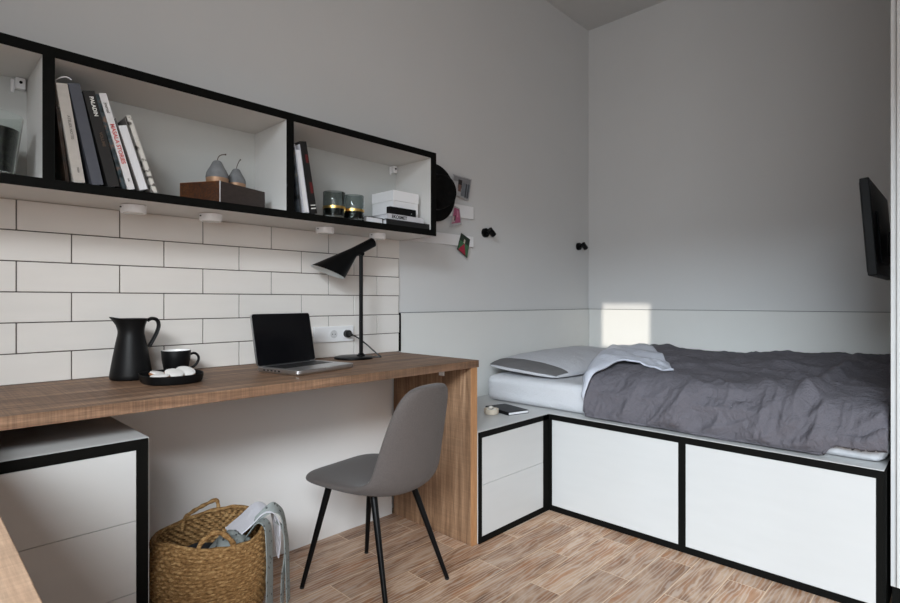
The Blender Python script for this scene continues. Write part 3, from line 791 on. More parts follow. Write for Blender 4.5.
# profile (forward f = +Y local, height z, half width w, wing forward pull, edge lift)
PRF = [(.213, .362, .056, 0, 0), (.208, .374, .106, 0, 0), (.194, .383, .144, 0, .001), (.166, .388, .170, 0, .003), (.118, .389, .186, 0, .006), (.04, .386, .190, 0, .012), (-.05, .381, .187, 0, .022),
       (-.110, .378, .181, .012, .036), (-.152, .384, .175, .032, .042), (-.182, .404, .169, .050, .032), (-.200, .446, .163, .058, .014), (-.213, .508, .155, .058, 0),
       (-.225, .575, .146, .050, 0), (-.235, .635, .135, .040, 0), (-.242, .680, .121, .030, 0), (-.2460, .708, .102, .020, 0), (-.2480, .724, .075, .010, 0), (-.2490, .7315, .040, .003, 0)]
P4 = spline([(p[0], p[1], p[2]) for p in PRF], 3)
Q4 = spline([(p[3], p[4], 0) for p in PRF], 3)
NT = 28
rowsg = []
for p, q in zip(P4, Q4):
    r = []
    for j in range(NT + 1):
        tt = math.sin((-1 + 2 * j / NT) * PI / 2)
        r.append(Vector((tt * p.z, p.x + q.x * abs(tt) ** 2.2, p.y - .010 + q.y * abs(tt) ** 2.4)))
    rowsg.append(r)
NR = len(rowsg) - 1
def shell_side(sgn):
    out = []
    for i, r in enumerate(rowsg):
        o_ = []
        for j, p in enumerate(r):
            du = r[min(j + 1, NT)] - r[max(j - 1, 0)]
            dw = rowsg[min(i + 1, NR)][j] - rowsg[max(i - 1, 0)][j]
            nn = du.cross(dw)
            nn = nn.normalized() if nn.length > 1e-9 else Vector((0, 0, 1))
            tt = abs(math.sin((-1 + 2 * j / NT) * PI / 2)); bi = abs(2 * i / NR - 1)
            th = .0185 * math.sqrt(max(0, 1 - tt ** 7)) * math.sqrt(max(0, 1 - bi ** 14))
            o_.append(p + nn * (th * sgn))
        out.append(o_)
    return out
bm = bmesh.new(); grid(bm, shell_side(1)); grid(bm, shell_side(-1))
bmesh.ops.remove_doubles(bm, verts=bm.verts, dist=.0006)
shell = obj('seat_shell', bm, M['chair'], ch, world=False, smooth='all', mods=[('SUBSURF', dict(levels=1, render_levels=1))])
# piping along the joint between seat and back on both sides
for sd in (-1, 1):
    pp = []
    for k in range(9):
        i = int(NR * .545); j = NT // 2 + sd * (NT // 2 - k)
        pp.append(shell_side(-1)[i][j])
    bm = bmesh.new(); tube(bm, pp, .0014, 6)
    obj('seam', bm, M['seam'], ch, world=False, smooth='all', label='pale seam')
FEET = {'rl': (-.117, -.2075), 'rr': (.196, -.159), 'fl': (-.196, .1585), 'fr': (.117, .2075)}
TOPS = {'rl': (-.080, -.064), 'rr': (.102, -.066), 'fl': (-.112, .105), 'fr': (.094, .116)}
rot = Matrix.Rotation(-math.radians(8.0), 2)
for k, (dx, dy) in FEET.items():
    fp = rot @ Vector((dx, dy))
    front = fp.y > 0
    tp = Vector(TOPS[k])
    ftop = .374 if front else .370
    bm = bmesh.new(); tube(bm, [(tp.x, tp.y, ftop), (fp.x, fp.y, .004)], .0125, 14, .0075)
    lg = obj('leg', bm, M['blackmetal'], ch, world=False, smooth=True)
    bm = bmesh.new(); lathe(bm, [(.0078, 0), (.0082, .001), (.0080, .0055)], (fp.x, fp.y, 0), 12); obj('foot_cap', bm, M['cord'], lg, world=False)

# ------------------------------------------------------------------ basket and clothes
BC = Vector((.632, 1.580, 0)); BZ = .328
bk = T('woven_basket', 'round woven straw basket with rope handles on the floor under the desk', 'basket', BC)
def brad(z):
    t = z / BZ
    return .110 + .052 * math.sin(min(t * 1.25, 1) * PI / 2) - .014 * max(0, (t - .72) / .28) ** 1.5
NU, NV = 420, 204
rowsb = []
ROWS = 34
for v in range(NV + 1):
    z = BZ * v / NV
    rr = []
    for u in range(NU):
        a = 2 * PI * u / NU
        row = int(z / BZ * ROWS); fz = (z / BZ * ROWS) % 1
        wv = math.sin(a * 46 + PI * row) * math.sin(PI * fz)
        nz = noise.noise(Vector((math.cos(a) * 9, math.sin(a) * 9, z * 60)))
        big = noise.noise(Vector((math.cos(a) * 1.5, math.sin(a) * 1.5, z * 4 + 7)))
        r = brad(z) + .0024 * wv + .0036 * math.sin(PI * fz) ** .6 + .0012 * nz + .005 * big
        rim = .012 * math.sin(a * 2 + .7) * (z / BZ) ** 3 + .006 * noise.noise(Vector((math.cos(a) * 3, math.sin(a) * 3, 2))) * (z / BZ) ** 3
        rr.append((BC.x + r * math.cos(a), BC.y + r * math.sin(a), .001 + z + rim))
    rowsb.append(rr)
bm = bmesh.new(); loft(bm, rowsb, True, False)
obj('basket_body', bm, M['straw'], bk, smooth='all', mods=[('SOLIDIFY', dict(thickness=.008, offset=-1))])
# rolled rim
rim = []
for u in range(96):
    a = 2 * PI * u / 96; src = rowsb[-1][int(u / 96 * NU)]
    rim.append((src[0] - .004 * math.cos(a), src[1] - .004 * math.sin(a), src[2] + .002))
def rope(bm, pts, r, tw=26, n=10, closed=False):
    pts = [Vector(p) for p in pts]; rings = []; ref = None; m = len(pts)
    for i, p in enumerate(pts):
        t = ((pts[(i + 1) % m] if closed else pts[min(i + 1, m - 1)]) - (pts[i - 1] if closed else pts[max(i - 1, 0)])).normalized()
        if ref is None: ref = t.orthogonal()
        ref = (ref - t * ref.dot(t)).normalized(); w = t.cross(ref)
        rings.append([p + ref * math.cos(2 * PI * j / n) * r * (1 + .20 * math.sin(2 * (2 * PI * j / n) + i * tw / 10)) + w * math.sin(2 * PI * j / n) * r * (1 + .20 * math.sin(2 * (2 * PI * j / n) + i * tw / 10)) for j in range(n)])
    if closed: rings.append(rings[0])
    loft(bm, rings, not closed, not closed)
def dens(pts, step=.004):
    out = []
    sp = spline(pts, 24); acc = 0; out.append(sp[0])
    for a, b in zip(sp, sp[1:]):
        acc += (b - a).length
        if acc >= step: out.append(b); acc = 0
    out.append(sp[-1]); return out
bm = bmesh.new(); rope(bm, rim, .0058, closed=True, tw=9)
obj('rim_braid', bm, M['straw'], bk, smooth='all')
def rimpt(deg, dz=0, dr=0):
    a = math.radians(deg); r = brad(BZ) - .004 + dr
    src = rowsb[-1][int((deg % 360) / 360 * NU) % NU]
    return Vector((BC.x + r * math.cos(a), BC.y + r * math.sin(a), src[2] + dz))
bm = bmesh.new(); rope(bm, dens([rimpt(237, -.03), rimpt(238, .010, .002), rimpt(245, .034, -.004), rimpt(255, .044, -.008), rimpt(265, .034, -.006), rimpt(272, .010, .002), rimpt(273, -.03)]), .0066, tw=9)
obj('handle', bm, M['straw'], bk, smooth='all')
bm = bmesh.new(); rope(bm, dens([rimpt(100, -.03), rimpt(98, .004), rimpt(90, .012, .010), rimpt(80, .014, .024), rimpt(70, .017, .030), rimpt(62, .022, .030), rimpt(59, .008, .012), rimpt(58, -.02)]), .0058, tw=9)
obj('handle', bm, M['straw'], bk, smooth='all')
bm = BX((-.0015, .0015, -.014, .014, 0, .062)); a = math.radians(172)
bmesh.ops.transform(bm, matrix=Matrix.Translation((BC.x + .160 * math.cos(a), BC.y + .160 * math.sin(a), .258)) @ Matrix.Rotation(a, 4, 'Z') @ Matrix.Rotation(-.06, 4, 'Y'), verts=bm.verts)
obj('fabric_tag', bm, M['tan'], bk, label='pale cloth tag')

def blob(c, rx, ry, rz, seed, amp=.25):
    bm = bmesh.new(); bmesh.ops.create_uvsphere(bm, u_segments=48, v_segments=28, radius=1)
    for v in bm.verts:
        d = 1 + amp * noise.noise(v.co * 1.7 + Vector((seed, 0, 0))) + amp * .5 * abs(noise.noise(v.co * 4 + Vector((0, seed, 0))))
        v.co = Vector((c[0] + v.co.x * rx * d, c[1] + v.co.y * ry * d, c[2] + v.co.z * rz * d))
    return bm
tag(obj('dark_clothing', blob((BC.x - .035, BC.y + .01, .225), .092, .085, .055, 3), M['dress'], None, smooth='all'), 'black clothing heaped inside the basket', 'clothing')
tag(obj('dotted_cloth', blob((BC.x + .030, BC.y - .066, .296), .048, .040, .034, 8, .3), M['dots'], None, smooth='all'), 'grey dotted cloth bundled inside the basket behind the front handle', 'cloth')

def strip(pts, widths, wdir, thick=.004):
    """cloth strip along pts with a sideways direction per point"""
    c = spline(pts, 8); ws = spline([(w, 0, 0) for w in widths], 8); wd_ = spline(wdir, 8)
    rows_ = []
    for p, w, d in zip(c, ws, wd_):
        d = d.normalized()
        row = []
        for j in range(9):
            t = -1 + j / 4
            nn = noise.noise(Vector((p.x * 30, p.z * 30, t * 2)))
            row.append(p + d * (w.x * t) + Vector((.004 * nn, .004 * nn, 0)))
        rows_.append(row)
    bm = bmesh.new(); grid(bm, rows_); return bm
gt = T('garment', 'lilac-white garment with grey dotted ties hanging over the right side of the basket', 'clothing', (BC.x + .15, BC.y - .05, .30))
def rp(deg, dr, z): return Vector((BC.x + (.153 + dr) * math.cos(math.radians(deg)), BC.y + (.153 + dr) * math.sin(math.radians(deg)), z))
SOL = [('SOLIDIFY', dict(thickness=.0035, offset=0)), ('SUBSURF', dict(levels=1, render_levels=1))]
obj('main_cloth', strip([rp(345, -.10, .305), rp(345, -.055, .335), rp(343, -.018, .366), rp(342, .012, .362), rp(341, .030, .325), rp(340, .036, .27), rp(338, .036, .215)], [.055, .056, .054, .050, .042, .028, .012],
    [(.2, 1, 0)] * 7), M['lilac'], gt, smooth='all', mods=SOL)
obj('tie', strip([rp(318, -.045, .310), rp(316, -.012, .352), rp(315, .012, .340), rp(314, .020, .27), rp(312, .022, .17), rp(312, .022, .06)], [.016, .019, .022, .024, .025, .024],
    [(.75, .66, .0)] * 6), M['dots'], gt, smooth='all', mods=SOL, label='grey dotted tie hanging straight')
obj('tie', strip([rp(322, -.03, .345), rp(328, .008, .374), rp(333, .030, .370), rp(337, .050, .335), rp(338, .060, .26), rp(338, .064, .18), rp(338, .066, .07)], [.014, .016, .018, .020, .021, .021, .020],
    [(.3, .2, 1), (.3, .3, .9), (.4, .6, .4), (.6, .75, .1), (.7, .7, 0), (.7, .7, 0), (.7, .7, 0)]), M['dots'], gt, smooth='all', mods=SOL, label='grey dotted tie looping over the rim')
obj('tie', strip([rp(330, .030, .335), rp(334, .052, .30), rp(336, .058, .24), rp(333, .05, .17), rp(330, .046, .08)], [.009, .011, .013, .014, .014], [(.7, .7, 0)] * 5), M['dots'], gt, smooth='all', mods=SOL)

# ------------------------------------------------------------------ on the bedside cabinet
NZ = .4592
bowl = T('small_bowl', 'small beige stoneware bowl of pebbles on the bedside unit', 'bowl', (1.955, 1.622, NZ))
bm = bmesh.new(); lathe(bm, [(.026, 0), (.032, .002), (.0345, .008), (.0350, .024), (.0345, .0262), (.0325, .0262), (.0315, .024), (.031, .008), (.001, .006)], n=32)
obj('bowl', bm, M['pot'], bowl, world=False, smooth=True)
k = 0
for (dx, dy, dz, r, lb) in ((-.012, -.010, .0165, .0125, 'white pebble at the front left inside the small bowl'), (.014, -.008, .0165, .0125, 'white pebble at the front right inside the small bowl'), (.003, .015, .0165, .012, 'white pebble at the rear of the small bowl'), (.0, .002, .0315, .0105, 'topmost white pebble on the small bowl')):
    bm = bmesh.new(); bmesh.ops.create_icosphere(bm, subdivisions=3, radius=r)
    for v in bm.verts: v.co = Vector((v.co.x * 1.1, v.co.y * .95, v.co.z * .72)) * (1 + .2 * noise.noise(v.co * 90 + Vector((k, 0, 0))))
    bmesh.ops.translate(bm, vec=(1.955 + dx, 1.622 + dy, NZ + dz), verts=bm.verts)
    tag(obj('pebble', bm, M['stone'], None, smooth='all'), lb, 'pebble', 'pebbles in the small bowl'); k += 1
nb = T('notebook', 'black notebook with white pages on the bedside unit', 'notebook', (2.085, 1.612, NZ))
q = [(2.092, 1.722), (2.222, 1.696), (2.112, 1.512), (1.960, 1.530)]
q = [(2.078, 1.712), (2.150, 1.700), (2.090, 1.512), (1.968, 1.535)]
q = [(2.030, 1.720), (2.146, 1.690), (2.098, 1.510), (1.984, 1.540)]
def quad(q, z0, z1, inset=0):
    c = Vector((sum(p[0] for p in q) / 4, sum(p[1] for p in q) / 4))
    qq = [Vector(p) + (c - Vector(p)).normalized() * inset for p in q]
    return prism([(p.x, p.y) for p in qq], z0, z1)
obj('cover', quad(q, NZ + .0125, NZ + .0150), M['blackmatte'], nb, bev=.0006)
obj('cover', quad(q, NZ, NZ + .002), M['blackmatte'], nb)
obj('page_block', quad(q, NZ + .0021, NZ + .0124, .003), M['paper'], nb)
obj('spine', slab((q[3][0] - .0005, q[3][1]), (q[0][0] - .0005, q[0][1]), -.0015, NZ, NZ + .015), M['blackmatte'], nb)

# ------------------------------------------------------------------ bedding
MZ = .4588
def rounded_slab(x0, x1, y0, y1, z0, z1, r, nx, ny, amp=0.003, seed=0):
    """closed cushion: box grid with rounded edges and small wrinkles"""
    bm = bmesh.new(); bmesh.ops.create_cube(bm, size=1)
    bmesh.ops.subdivide_edges(bm, edges=bm.edges[:], cuts=nx, use_grid_fill=True)
    hx, hy, hz = (x1 - x0) / 2, (y1 - y0) / 2, (z1 - z0) / 2
    for v in bm.verts:
        p = Vector((v.co.x * 2 * hx, v.co.y * 2 * hy, v.co.z * 2 * hz))
        q_ = Vector((max(-hx + r, min(hx - r, p.x)), max(-hy + r, min(hy - r, p.y)), max(-hz + r, min(hz - r, p.z))))
        d = p - q_
        if d.length > 1e-6: p = q_ + d.normalized() * r
        w = Vector((p.x + x0 + hx, p.y + y0 + hy, p.z + z0 + hz))
        nrm = d.normalized() if d.length > 1e-6 else Vector((0, 0, 1))
        if w.z > z0 + .02:
            w += nrm * amp * (noise.noise(Vector((w.x * 9, w.y * 9, w.z * 22)) + Vector((seed, 0, 0))) + .6 * noise.noise(Vector((w.x * 25, w.y * 25, w.z * 8))))
        v.co = w
    return bm
mt = T('mattress', 'mattress in a white fitted sheet on the bed platform', 'mattress', (2.85, 1.05, MZ))
obj('fitted_sheet', rounded_slab(2.222, 3.470, .192, 1.885, MZ, .597, .04, 60, 60, .003), M['sheet'], mt, smooth='all')

def S3(a, b, t): t = max(0, min(1, (t - a) / (b - a))); return t * t * (3 - 2 * t)
# pillow, lying with its long side along the head wall
pl = T('pillow', 'pale grey-white pillow with a dark grey band at its end', 'pillow', (2.75, 1.73, .60))
def pillow_pt(u, v, top):
    # u along X (0..1), v along Y (0..1)
    L, W = 1.10, .50
    x = (u - .5) * L; y = (v - .5) * W
    e = (1 - abs(2 * u - 1) ** 3.2) * (1 - abs(2 * v - 1) ** 2.6)
    e = max(0, e) ** .55
    h = (.064 if top else .022) * e
    pin = .035 * (abs(2 * u - 1) ** 3) * (abs(2 * v - 1) ** 3)
    x *= 1 - .05 * (2 * v - 1) ** 2 * 0; x -= math.copysign(pin, x); y -= math.copysign(pin, y)
    x -= math.copysign(.02 * (1 - (2 * v - 1) ** 2) * -1 * abs(2 * u - 1) ** 4, x) * 0
    wr = .006 * noise.noise(Vector((x * 7, y * 9, 3 if top else 9))) + .004 * noise.noise(Vector((x * 22, y * 14, 1)))
    base = .030
    return Vector((x, y, base + (h if top else -h) + wr * (e if top else .2)))
RP = Matrix.Translation((2.812, 1.722, .6015)) @ Matrix.Rotation(math.radians(2.2), 4, 'Z') @ Matrix.Rotation(math.radians(4), 4, 'X') @ Matrix.Rotation(math.radians(-1.0), 4, 'Y')
def pillow_sheet(u0, u1, nu, nv, top):
    return [[RP @ pillow_pt(u0 + (u1 - u0) * i / nu, j / nv, top) for i in range(nu + 1)] for j in range(nv + 1)]
bm = bmesh.new(); grid(bm, pillow_sheet(0, 1, 60, 40, True)); grid(bm, pillow_sheet(0, 1, 60, 40, False))
bmesh.ops.remove_doubles(bm, verts=bm.verts, dist=.0008)
obj('pillowcase', bm, M['pillow'], pl, smooth='all')
bm = bmesh.new(); rws = [[p + Vector((0, 0, .0022)) for p in r] for r in pillow_sheet(.006, .105, 14, 40, True)]; grid(bm, rws[1:-1])
obj('end_band', bm, M['band'], pl, smooth='all', mods=[('SOLIDIFY', dict(thickness=.002, offset=1))], label='dark grey band')

# duvet
dv = T('duvet', 'rumpled dark grey duvet spread over the bed', 'duvet', (2.8, .8, .60))
def duvet_surf(s, t):
    """s: 0 front hem .. 1 wall side; t: 0 head edge .. 1 foot"""
    path = [(2.192, .466), (2.186, .500), (2.204, .560), (2.245, .622), (2.325, .656), (2.52, .664), (2.75, .674), (3.0, .684), (3.25, .694), (3.39, .690), (3.452, .650), (3.462, .60)]
    k = s * (len(path) - 1); i = min(int(k), len(path) - 2); f = k - i
    p0, p1, p2, p3 = path[max(i - 1, 0)], path[i], path[i + 1], path[min(i + 2, len(path) - 1)]
    def cr(a, b, c, d): return .5 * ((2 * b) + (c - a) * f + (2 * a - 5 * b + 4 * c - d) * f * f + (3 * b - a - 3 * c + d) * f ** 3)
    x, z = cr(p0[0], p1[0], p2[0], p3[0]), cr(p0[1], p1[1], p2[1], p3[1])
    yh = 1.265 + (x - 2.19) * .44            # slanting head edge
    y = yh + (.188 - yh) * t
    return x, y, z, yh
NSV, NTV = 130, 230
def crease(x, y, z, ang, freq, seed, along=.22):
    """sharp-ridged folds running along one direction, bent by a slow warp"""
    wx = .10 * noise.noise(Vector((x * 2.3, y * 2.3, seed))); wy = .10 * noise.noise(Vector((x * 2.3, y * 2.3, seed + 9)))
    x, y = x + wx, y + wy
    c, s_ = math.cos(ang), math.sin(ang)
    v = 1 - abs(noise.noise(Vector(((x * c + y * s_) * freq, (-x * s_ + y * c) * freq * along, z * freq * .5 + seed)))) * 2.4
    return max(0, v) ** 1.7
def dpos(s, t):
    x, y, z, yh = duvet_surf(s, t)
    front = 1 - S3(.24, .40, s)
    amp = S3(0, .06, s) * (1 - .75 * S3(.72, .9, s)) * (1 - S3(.95, 1, s))
    d = .016 * noise.noise(Vector((x * 2.2, y * 2.6, 5))) + .012 * noise.noise(Vector((x * 5, y * 4.5, 1)))
    # front drop: folds slant down and across
    w = z - x * .6
    d += front * (.034 * crease(y, w, 0, .75, 4.0, 3, .16) + .024 * crease(y, w, 0, .45, 7, 11, .16) + .013 * crease(y, w, 0, 1.2, 12, 7) + .006 * crease(y, w, 0, .2, 22, 17, .5) - .030)
    # top: longer creases
    d += (1 - front) * (.024 * crease(x, y, 0, .45, 3.2, 21, .16) + .016 * crease(x, y, 0, -.6, 6, 31, .16) + .007 * crease(x, y, 0, 1.2, 9, 41) + .0025 * crease(x, y, 0, .1, 18, 51, .5) - .010)
    d += .0025 * noise.noise(Vector((x * 30, y * 30, z * 30)))
    # a strong pulled fold near the foot, from the hem up towards the wall
    ln = (y - .44) - (s - .30) * -.20
    d += .035 * math.exp(-(ln / .035) ** 2) * S3(.10, .2, s) * (1 - S3(.55, .8, s)) * S3(.5, .6, t)
    nx = -.8 * front; nz = .6 + .4 * (1 - front)
    q_ = Vector((x, y, z)) + Vector((nx, 0, nz)).normalized() * (d * amp)
    e = min(t / .05, 1); rnd = math.sqrt(max(0, 1 - (1 - e) ** 2))
    lo = .474 if q_.x < 2.215 else .603
    if q_.z > lo: q_.z = lo + (q_.z - lo) * (.15 + .85 * rnd)
    q_.z += .020 * S3(.66, .80, t) * S3(.45, .80, s)
    q_.z -= .034 * (1 - S3(.02, .30, t)) * S3(.45, .85, s)
    hem = 1 - S3(0, .2, s)
    q_.x += .010 * noise.noise(Vector((y * 6, 4, 0))) * hem
    lift = S3(.83, .885, t) * (.72 + .4 * S3(.93, 1, t))
    q_.z = max(q_.z, .4655 + (.105 * lift + .006 * max(0, noise.noise(Vector((y * 9, 1, 0))))) * hem)
    if q_.z < .585 and q_.x < 2.4: q_.x = min(q_.x, 2.208)
    q_.x = max(q_.x, 2.164); q_.x = min(q_.x, 3.474)
    if q_.x > 2.24: q_.z = max(q_.z, .607)
    return q_
rowsd = [[dpos(js / NSV, it / NTV) for js in range(NSV + 1)] for it in range(NTV + 1)]
bm = bmesh.new(); grid(bm, rowsd)
obj('duvet_cover', bm, M['duvet'], dv, smooth='all', mods=[('SOLIDIFY', dict(thickness=.006, offset=-1))])
# pale underside of the head edge folded back over the top as a three-cornered flap
def foldpt(u, w):
    """u 0 = fold line at the head edge, 1 = loose corner; w 0 = lower free edge, 1 = upper free edge"""
    A, B_, T_ = Vector((.155, .004)), Vector((.90, .004)), Vector((.385, .36))
    p = A.lerp(T_, u).lerp(B_.lerp(T_, u), w)
    arch = math.sin(PI * u)
    p.x += .13 * arch * (1 - w) ** 2 + .05 * arch * w ** 2
    p.y += -.045 * arch * (1 - w) ** 2 + .035 * arch * w ** 2
    base = dpos(p.x, max(p.y, .004))
    e = .004
    du = dpos(min(p.x + e, 1), max(p.y, .004)) - dpos(p.x - e, max(p.y, .004)); dv_ = dpos(p.x, max(p.y, .004) + e) - base
    nrm = du.cross(dv_)
    if nrm.z < 0: nrm = -nrm
    nrm = (nrm.normalized() * .35 + Vector((-.35, 0, .75))).normalized()
    off = .010 + .026 * math.sin(PI * min(1, u * 1.0 + .12)) * (1 - .8 * w) * (1 - .75 * u) + .008 * math.sin(PI * w) * (1 - u)
    off += .006 * crease(base.x, base.y, 0, 2.4, 7, 5) + .004 * noise.noise(Vector((base.x * 12, base.y * 12, 3)))
    return base + nrm * off
NF = 56
bm = bmesh.new(); grid(bm, [[foldpt(i / NF, j / NF) for j in range(NF + 1)] for i in range(NF + 1)])
bmesh.ops.remove_doubles(bm, verts=bm.verts, dist=.0004)
obj('folded_corner', bm, M['duvet_lin'], dv, smooth='all', mods=[('SMOOTH', dict(factor=.5, iterations=4)), ('SOLIDIFY', dict(thickness=.009, offset=-1))], label='pale lavender underside folded back')

# ------------------------------------------------------------------ wall rails, hat, prints, small wall lamps
G4 = 'white picture rails on the wall'
tag(obj('picture_rail', BX((1.72, 2.221, YB - .020, YB - .0005, 1.443, 1.511)), M['white'], None, bev=.001), 'white wall rail behind the hat, upper of two', 'rail', G4)
tag(obj('picture_rail', BX((1.712, 2.221, YB - .020, YB - .0005, 1.290, 1.347)), M['white'], None, bev=.001), 'white wall rail below the hat, lower of two', 'rail', G4)
hat = T('hat', 'black felt hat hanging on the wall beside the shelf', 'hat', (1.912, YB - .022, 1.546))
rings = []
for r, y in ((.001, -.014), (.100, -.014), (.144, -.010), (.1475, -.007), (.146, -.004), (.10, -.001), (.001, -.001)):
    rings.append([(r * 1.03 * math.cos(2 * PI * i / 64), y, r * math.sin(2 * PI * i / 64)) for i in range(64)])
bm = bmesh.new(); loft(bm, rings); obj('brim', bm, M['felt'], hat, world=False, smooth=True)
rings = []
for r, y in ((.090, -.0142), (.088, -.025), (.084, -.06), (.076, -.085), (.060, -.097), (.03, -.092), (.001, -.088)):
    rings.append([(r * 1.05 * math.cos(2 * PI * i / 48), y + .010 * math.cos(2 * PI * i / 48) ** 2 * (r < .07), r * math.sin(2 * PI * i / 48)) for i in range(48)])
bm = bmesh.new(); loft(bm, rings); obj('crown', bm, M['felt'], hat, world=False, smooth=True)
rings = [[(r * 1.05 * math.cos(2 * PI * i / 48), y, r * math.sin(2 * PI * i / 48)) for i in range(48)] for r, y in ((.0905, -.0146), (.0915, -.016), (.0900, -.036), (.0885, -.037))]
bm = bmesh.new(); loft(bm, rings, False, False); obj('hat_band', bm, M['dress'], hat, world=False, smooth=True)

def print_(label, corners, y, patches, base):
    """a loose photo print: sheet plus its picture areas (u0,u1,v0,v1 fractions, material)"""
    o = Vector((corners[0][0], y, corners[0][1]))
    tl, tr, br, bl = [Vector((c[0], y, c[1])) for c in corners]
    def at(u, v): return tl.lerp(tr, u).lerp(bl.lerp(br, u), v)
    p = T('photo_print', label, 'photo', tuple((tl + br) / 2), 0, 'photo prints on the wall rails')
    bm = bmesh.new(); loft(bm, [[q_ for q_ in (tl, tr, br, bl)], [q_ + Vector((0, .0008, 0)) for q_ in (tl, tr, br, bl)]])
    obj('paper', bm, base, p)
    for k, (poly, m) in enumerate(patches):
        bm = bmesh.new(); loft(bm, [[at(u, v) + Vector((0, -.0005 - .0003 * k, 0)) for u, v in poly], [at(u, v) + Vector((0, -.0002 - .0003 * k, 0)) for u, v in poly]])
        obj('picture', bm, m, p)
def R4(u0, u1, v0, v1): return [(u0, v0), (u1, v0), (u1, v1), (u0, v1)]
ph = lambda n_, r, g_, b: cover(n_, (r, g_, b), .45, .15)
pw = ph('print_white', 170, 170, 172)
print_('grey photo print with a dark picture stuck above the upper rail beside the hat', [(2.055, 1.666), (2.204, 1.661), (2.178, 1.541), (2.045, 1.560)], YB - .0225,
       [(R4(.05, .95, .05, .30), ph('print_sky', 128, 128, 130)), (R4(.30, .50, .18, .60), ph('print_dark', 38, 32, 34)), (R4(.32, .48, .42, .75), ph('print_flesh', 120, 92, 84)), (R4(.5, .95, .3, .92), ph('print_mid', 110, 114, 120)),
        (R4(.72, .78, .3, .95), ph('print_bar', 40, 44, 50)), (R4(.84, .90, .28, .95), ph('print_bar2', 60, 64, 70))], pw)
print_('pink and white photo print hanging below the hat brim', [(2.062, 1.500), (2.105, 1.490), (2.122, 1.404), (2.028, 1.382)], YB - .0225,
       [(R4(.12, .92, .08, .86), ph('print_pink', 164, 84, 118)), (R4(.10, .40, .50, .80), ph('print_pale', 176, 160, 160)), (R4(.30, .42, .45, .72), ph('print_brown', 60, 40, 36)), ([(.5, .15), (.75, .2), (.7, .6), (.55, .5)], ph('print_rose', 190, 128, 150))], pw)
print_('green and red photo print hanging from the lower rail', [(2.118, 1.360), (2.190, 1.330), (2.166, 1.226), (2.086, 1.270)], YB - .0225,
       [(R4(.05, .95, .04, .40), ph('print_deepgreen', 32, 46, 34)), (R4(.05, .95, .40, .96), ph('print_green', 58, 106, 72)), ([(.52, .42), (.80, .96), (.1, .96), (.18, .80)], ph('print_red', 156, 40, 62)), (R4(.40, .54, .22, .42), ph('print_cream', 196, 188, 170))], ph('print_edge', 40, 46, 40))

def wall_lamp(label, x, z):
    w = T('wall_spotlight', label, 'lamp', (x, YB - .0005, z), 0, 'small black wall spotlights')
    bm = bmesh.new(); tube(bm, [(0, 0, 0), (0, -.016, 0)], .026, 24); tube(bm, [(0, -.016, 0), (0, -.018, 0)], .0245, 24)
    obj('wall_plate', bm, M['blackmetal'], w, world=False, smooth=True)
    bm = bmesh.new(); tube(bm, [(0, -.018, 0), (.004, -.040, -.001)], .010, 12)
    obj('arm', bm, M['blackmetal'], w, world=False, smooth=True)
    bm = bmesh.new(); tube(bm, [(-.010, -.046, .014), (-.008, -.0462, .0125), (.022, -.049, -.013), (.0235, -.049, -.0142)], .0165, 22); 
    hd = obj('lamp_head', bm, M['blackmetal'], w, world=False, smooth=True)
    bm = bmesh.new(); tube(bm, [(.0237, -.049, -.0144), (.0256, -.0492, -.016)], .0138, 20)
    obj('lens', bm, M['lampin'], hd, world=False, smooth=True)
wall_lamp('small black swivel spotlight on the wall right of the photo prints', 2.336, 1.381)
wall_lamp('small black swivel spotlight on the wall next to the room corner', 3.352, 1.378)

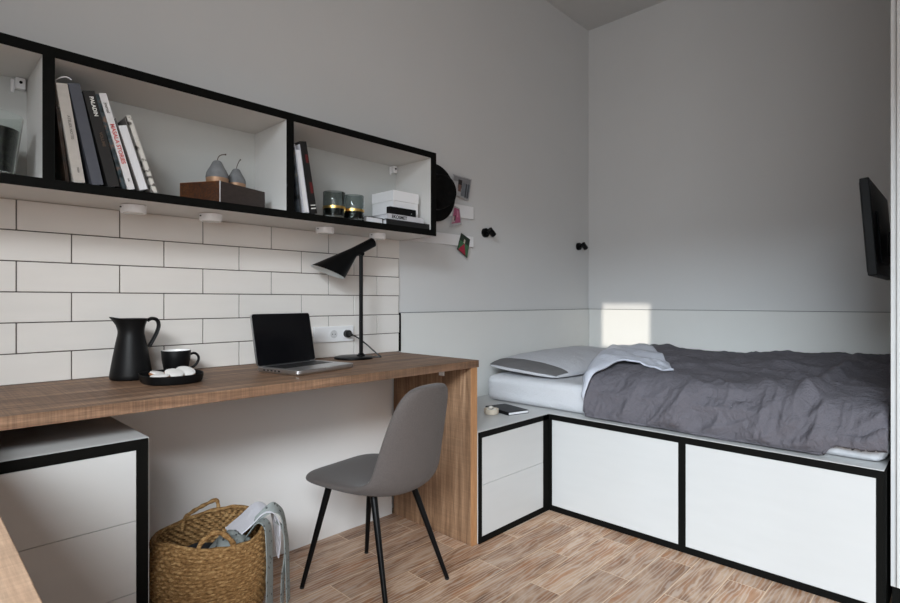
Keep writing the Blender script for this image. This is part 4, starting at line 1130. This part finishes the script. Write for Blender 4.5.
# ------------------------------------------------------------------ camera
cam = bpy.data.cameras.new('camera'); co = bpy.data.objects.new('camera', cam); COL.objects.link(co)
cam.sensor_width = 36; cam.lens = 537 / 900 * 36; cam.clip_start = .02
co.location = (0, 0, .99)
yaw = math.atan2(.6957, .7183)
co.rotation_euler = (PI / 2, 0, yaw - PI / 2)
S.camera = co

# ------------------------------------------------------------------ light
w = bpy.data.worlds.new('sky'); S.world = w; w.use_nodes = True
bg = w.node_tree.nodes['Background']; bg.inputs['Color'].default_value = (.90, .95, 1, 1); bg.inputs['Strength'].default_value = .6
def area(name, loc, rot, sx, sy, power, col, spread=180):
    l = bpy.data.lights.new(name, 'AREA'); l.shape = 'RECTANGLE'; l.size = sx; l.size_y = sy; l.energy = power; l.color = col; l.spread = math.radians(spread)
    o = bpy.data.objects.new(name, l); COL.objects.link(o); o.location = loc; o.rotation_euler = rot
    return o
# bright band of sky outside the window
def aim(loc, tgt): return (Vector(tgt) - Vector(loc)).to_track_quat('-Z', 'Y').to_euler()
# bands of bright sky above the houses opposite, seen through the window
L0 = (-6.4, -2.3, 4.3)
area('sky_daylight', L0, aim(L0, (1.2, .8, .9)), 4.6, 1.8, 1220, (.79, .91, 1))
L2 = (-3.3, -4.9, 4.7)
area('sky_daylight', L2, aim(L2, (1.2, .8, .9)), 3.8, 1.5, 900, (.90, .96, 1))
L1 = (-2.2, -1.6, 1.9)
area('sky_glow', L1, aim(L1, (1.0, 1.2, 1.7)), 3.4, 2.2, 108, (.95, .975, 1))

# low sun glinting off glass across the street, through the slot added to shape the beam, on to the wall beside the bed
sl = bpy.data.lights.new('sun_glint', 'SPOT'); sl.energy = 2000; sl.color = (1, .93, .82); sl.spot_size = math.radians(5.5); sl.spot_blend = .1; sl.shadow_soft_size = .02
so = bpy.data.objects.new('sun_glint', sl); COL.objects.link(so); so.location = (-4.5, .80, 1.35)
so.rotation_euler = aim(so.location, (XL, (VY0 + VY1) / 2, (VZ0 + VZ1) / 2))

S.view_settings.view_transform = 'Standard'; S.view_settings.look = 'None'
S.view_settings.exposure = 0; S.view_settings.gamma = 1
S.view_settings.use_curve_mapping = False
S.cycles.max_bounces = 10; S.cycles.diffuse_bounces = 6
S.cycles.caustics_reflective = False; S.cycles.caustics_refractive = False
S.cycles.sample_clamp_indirect = 6
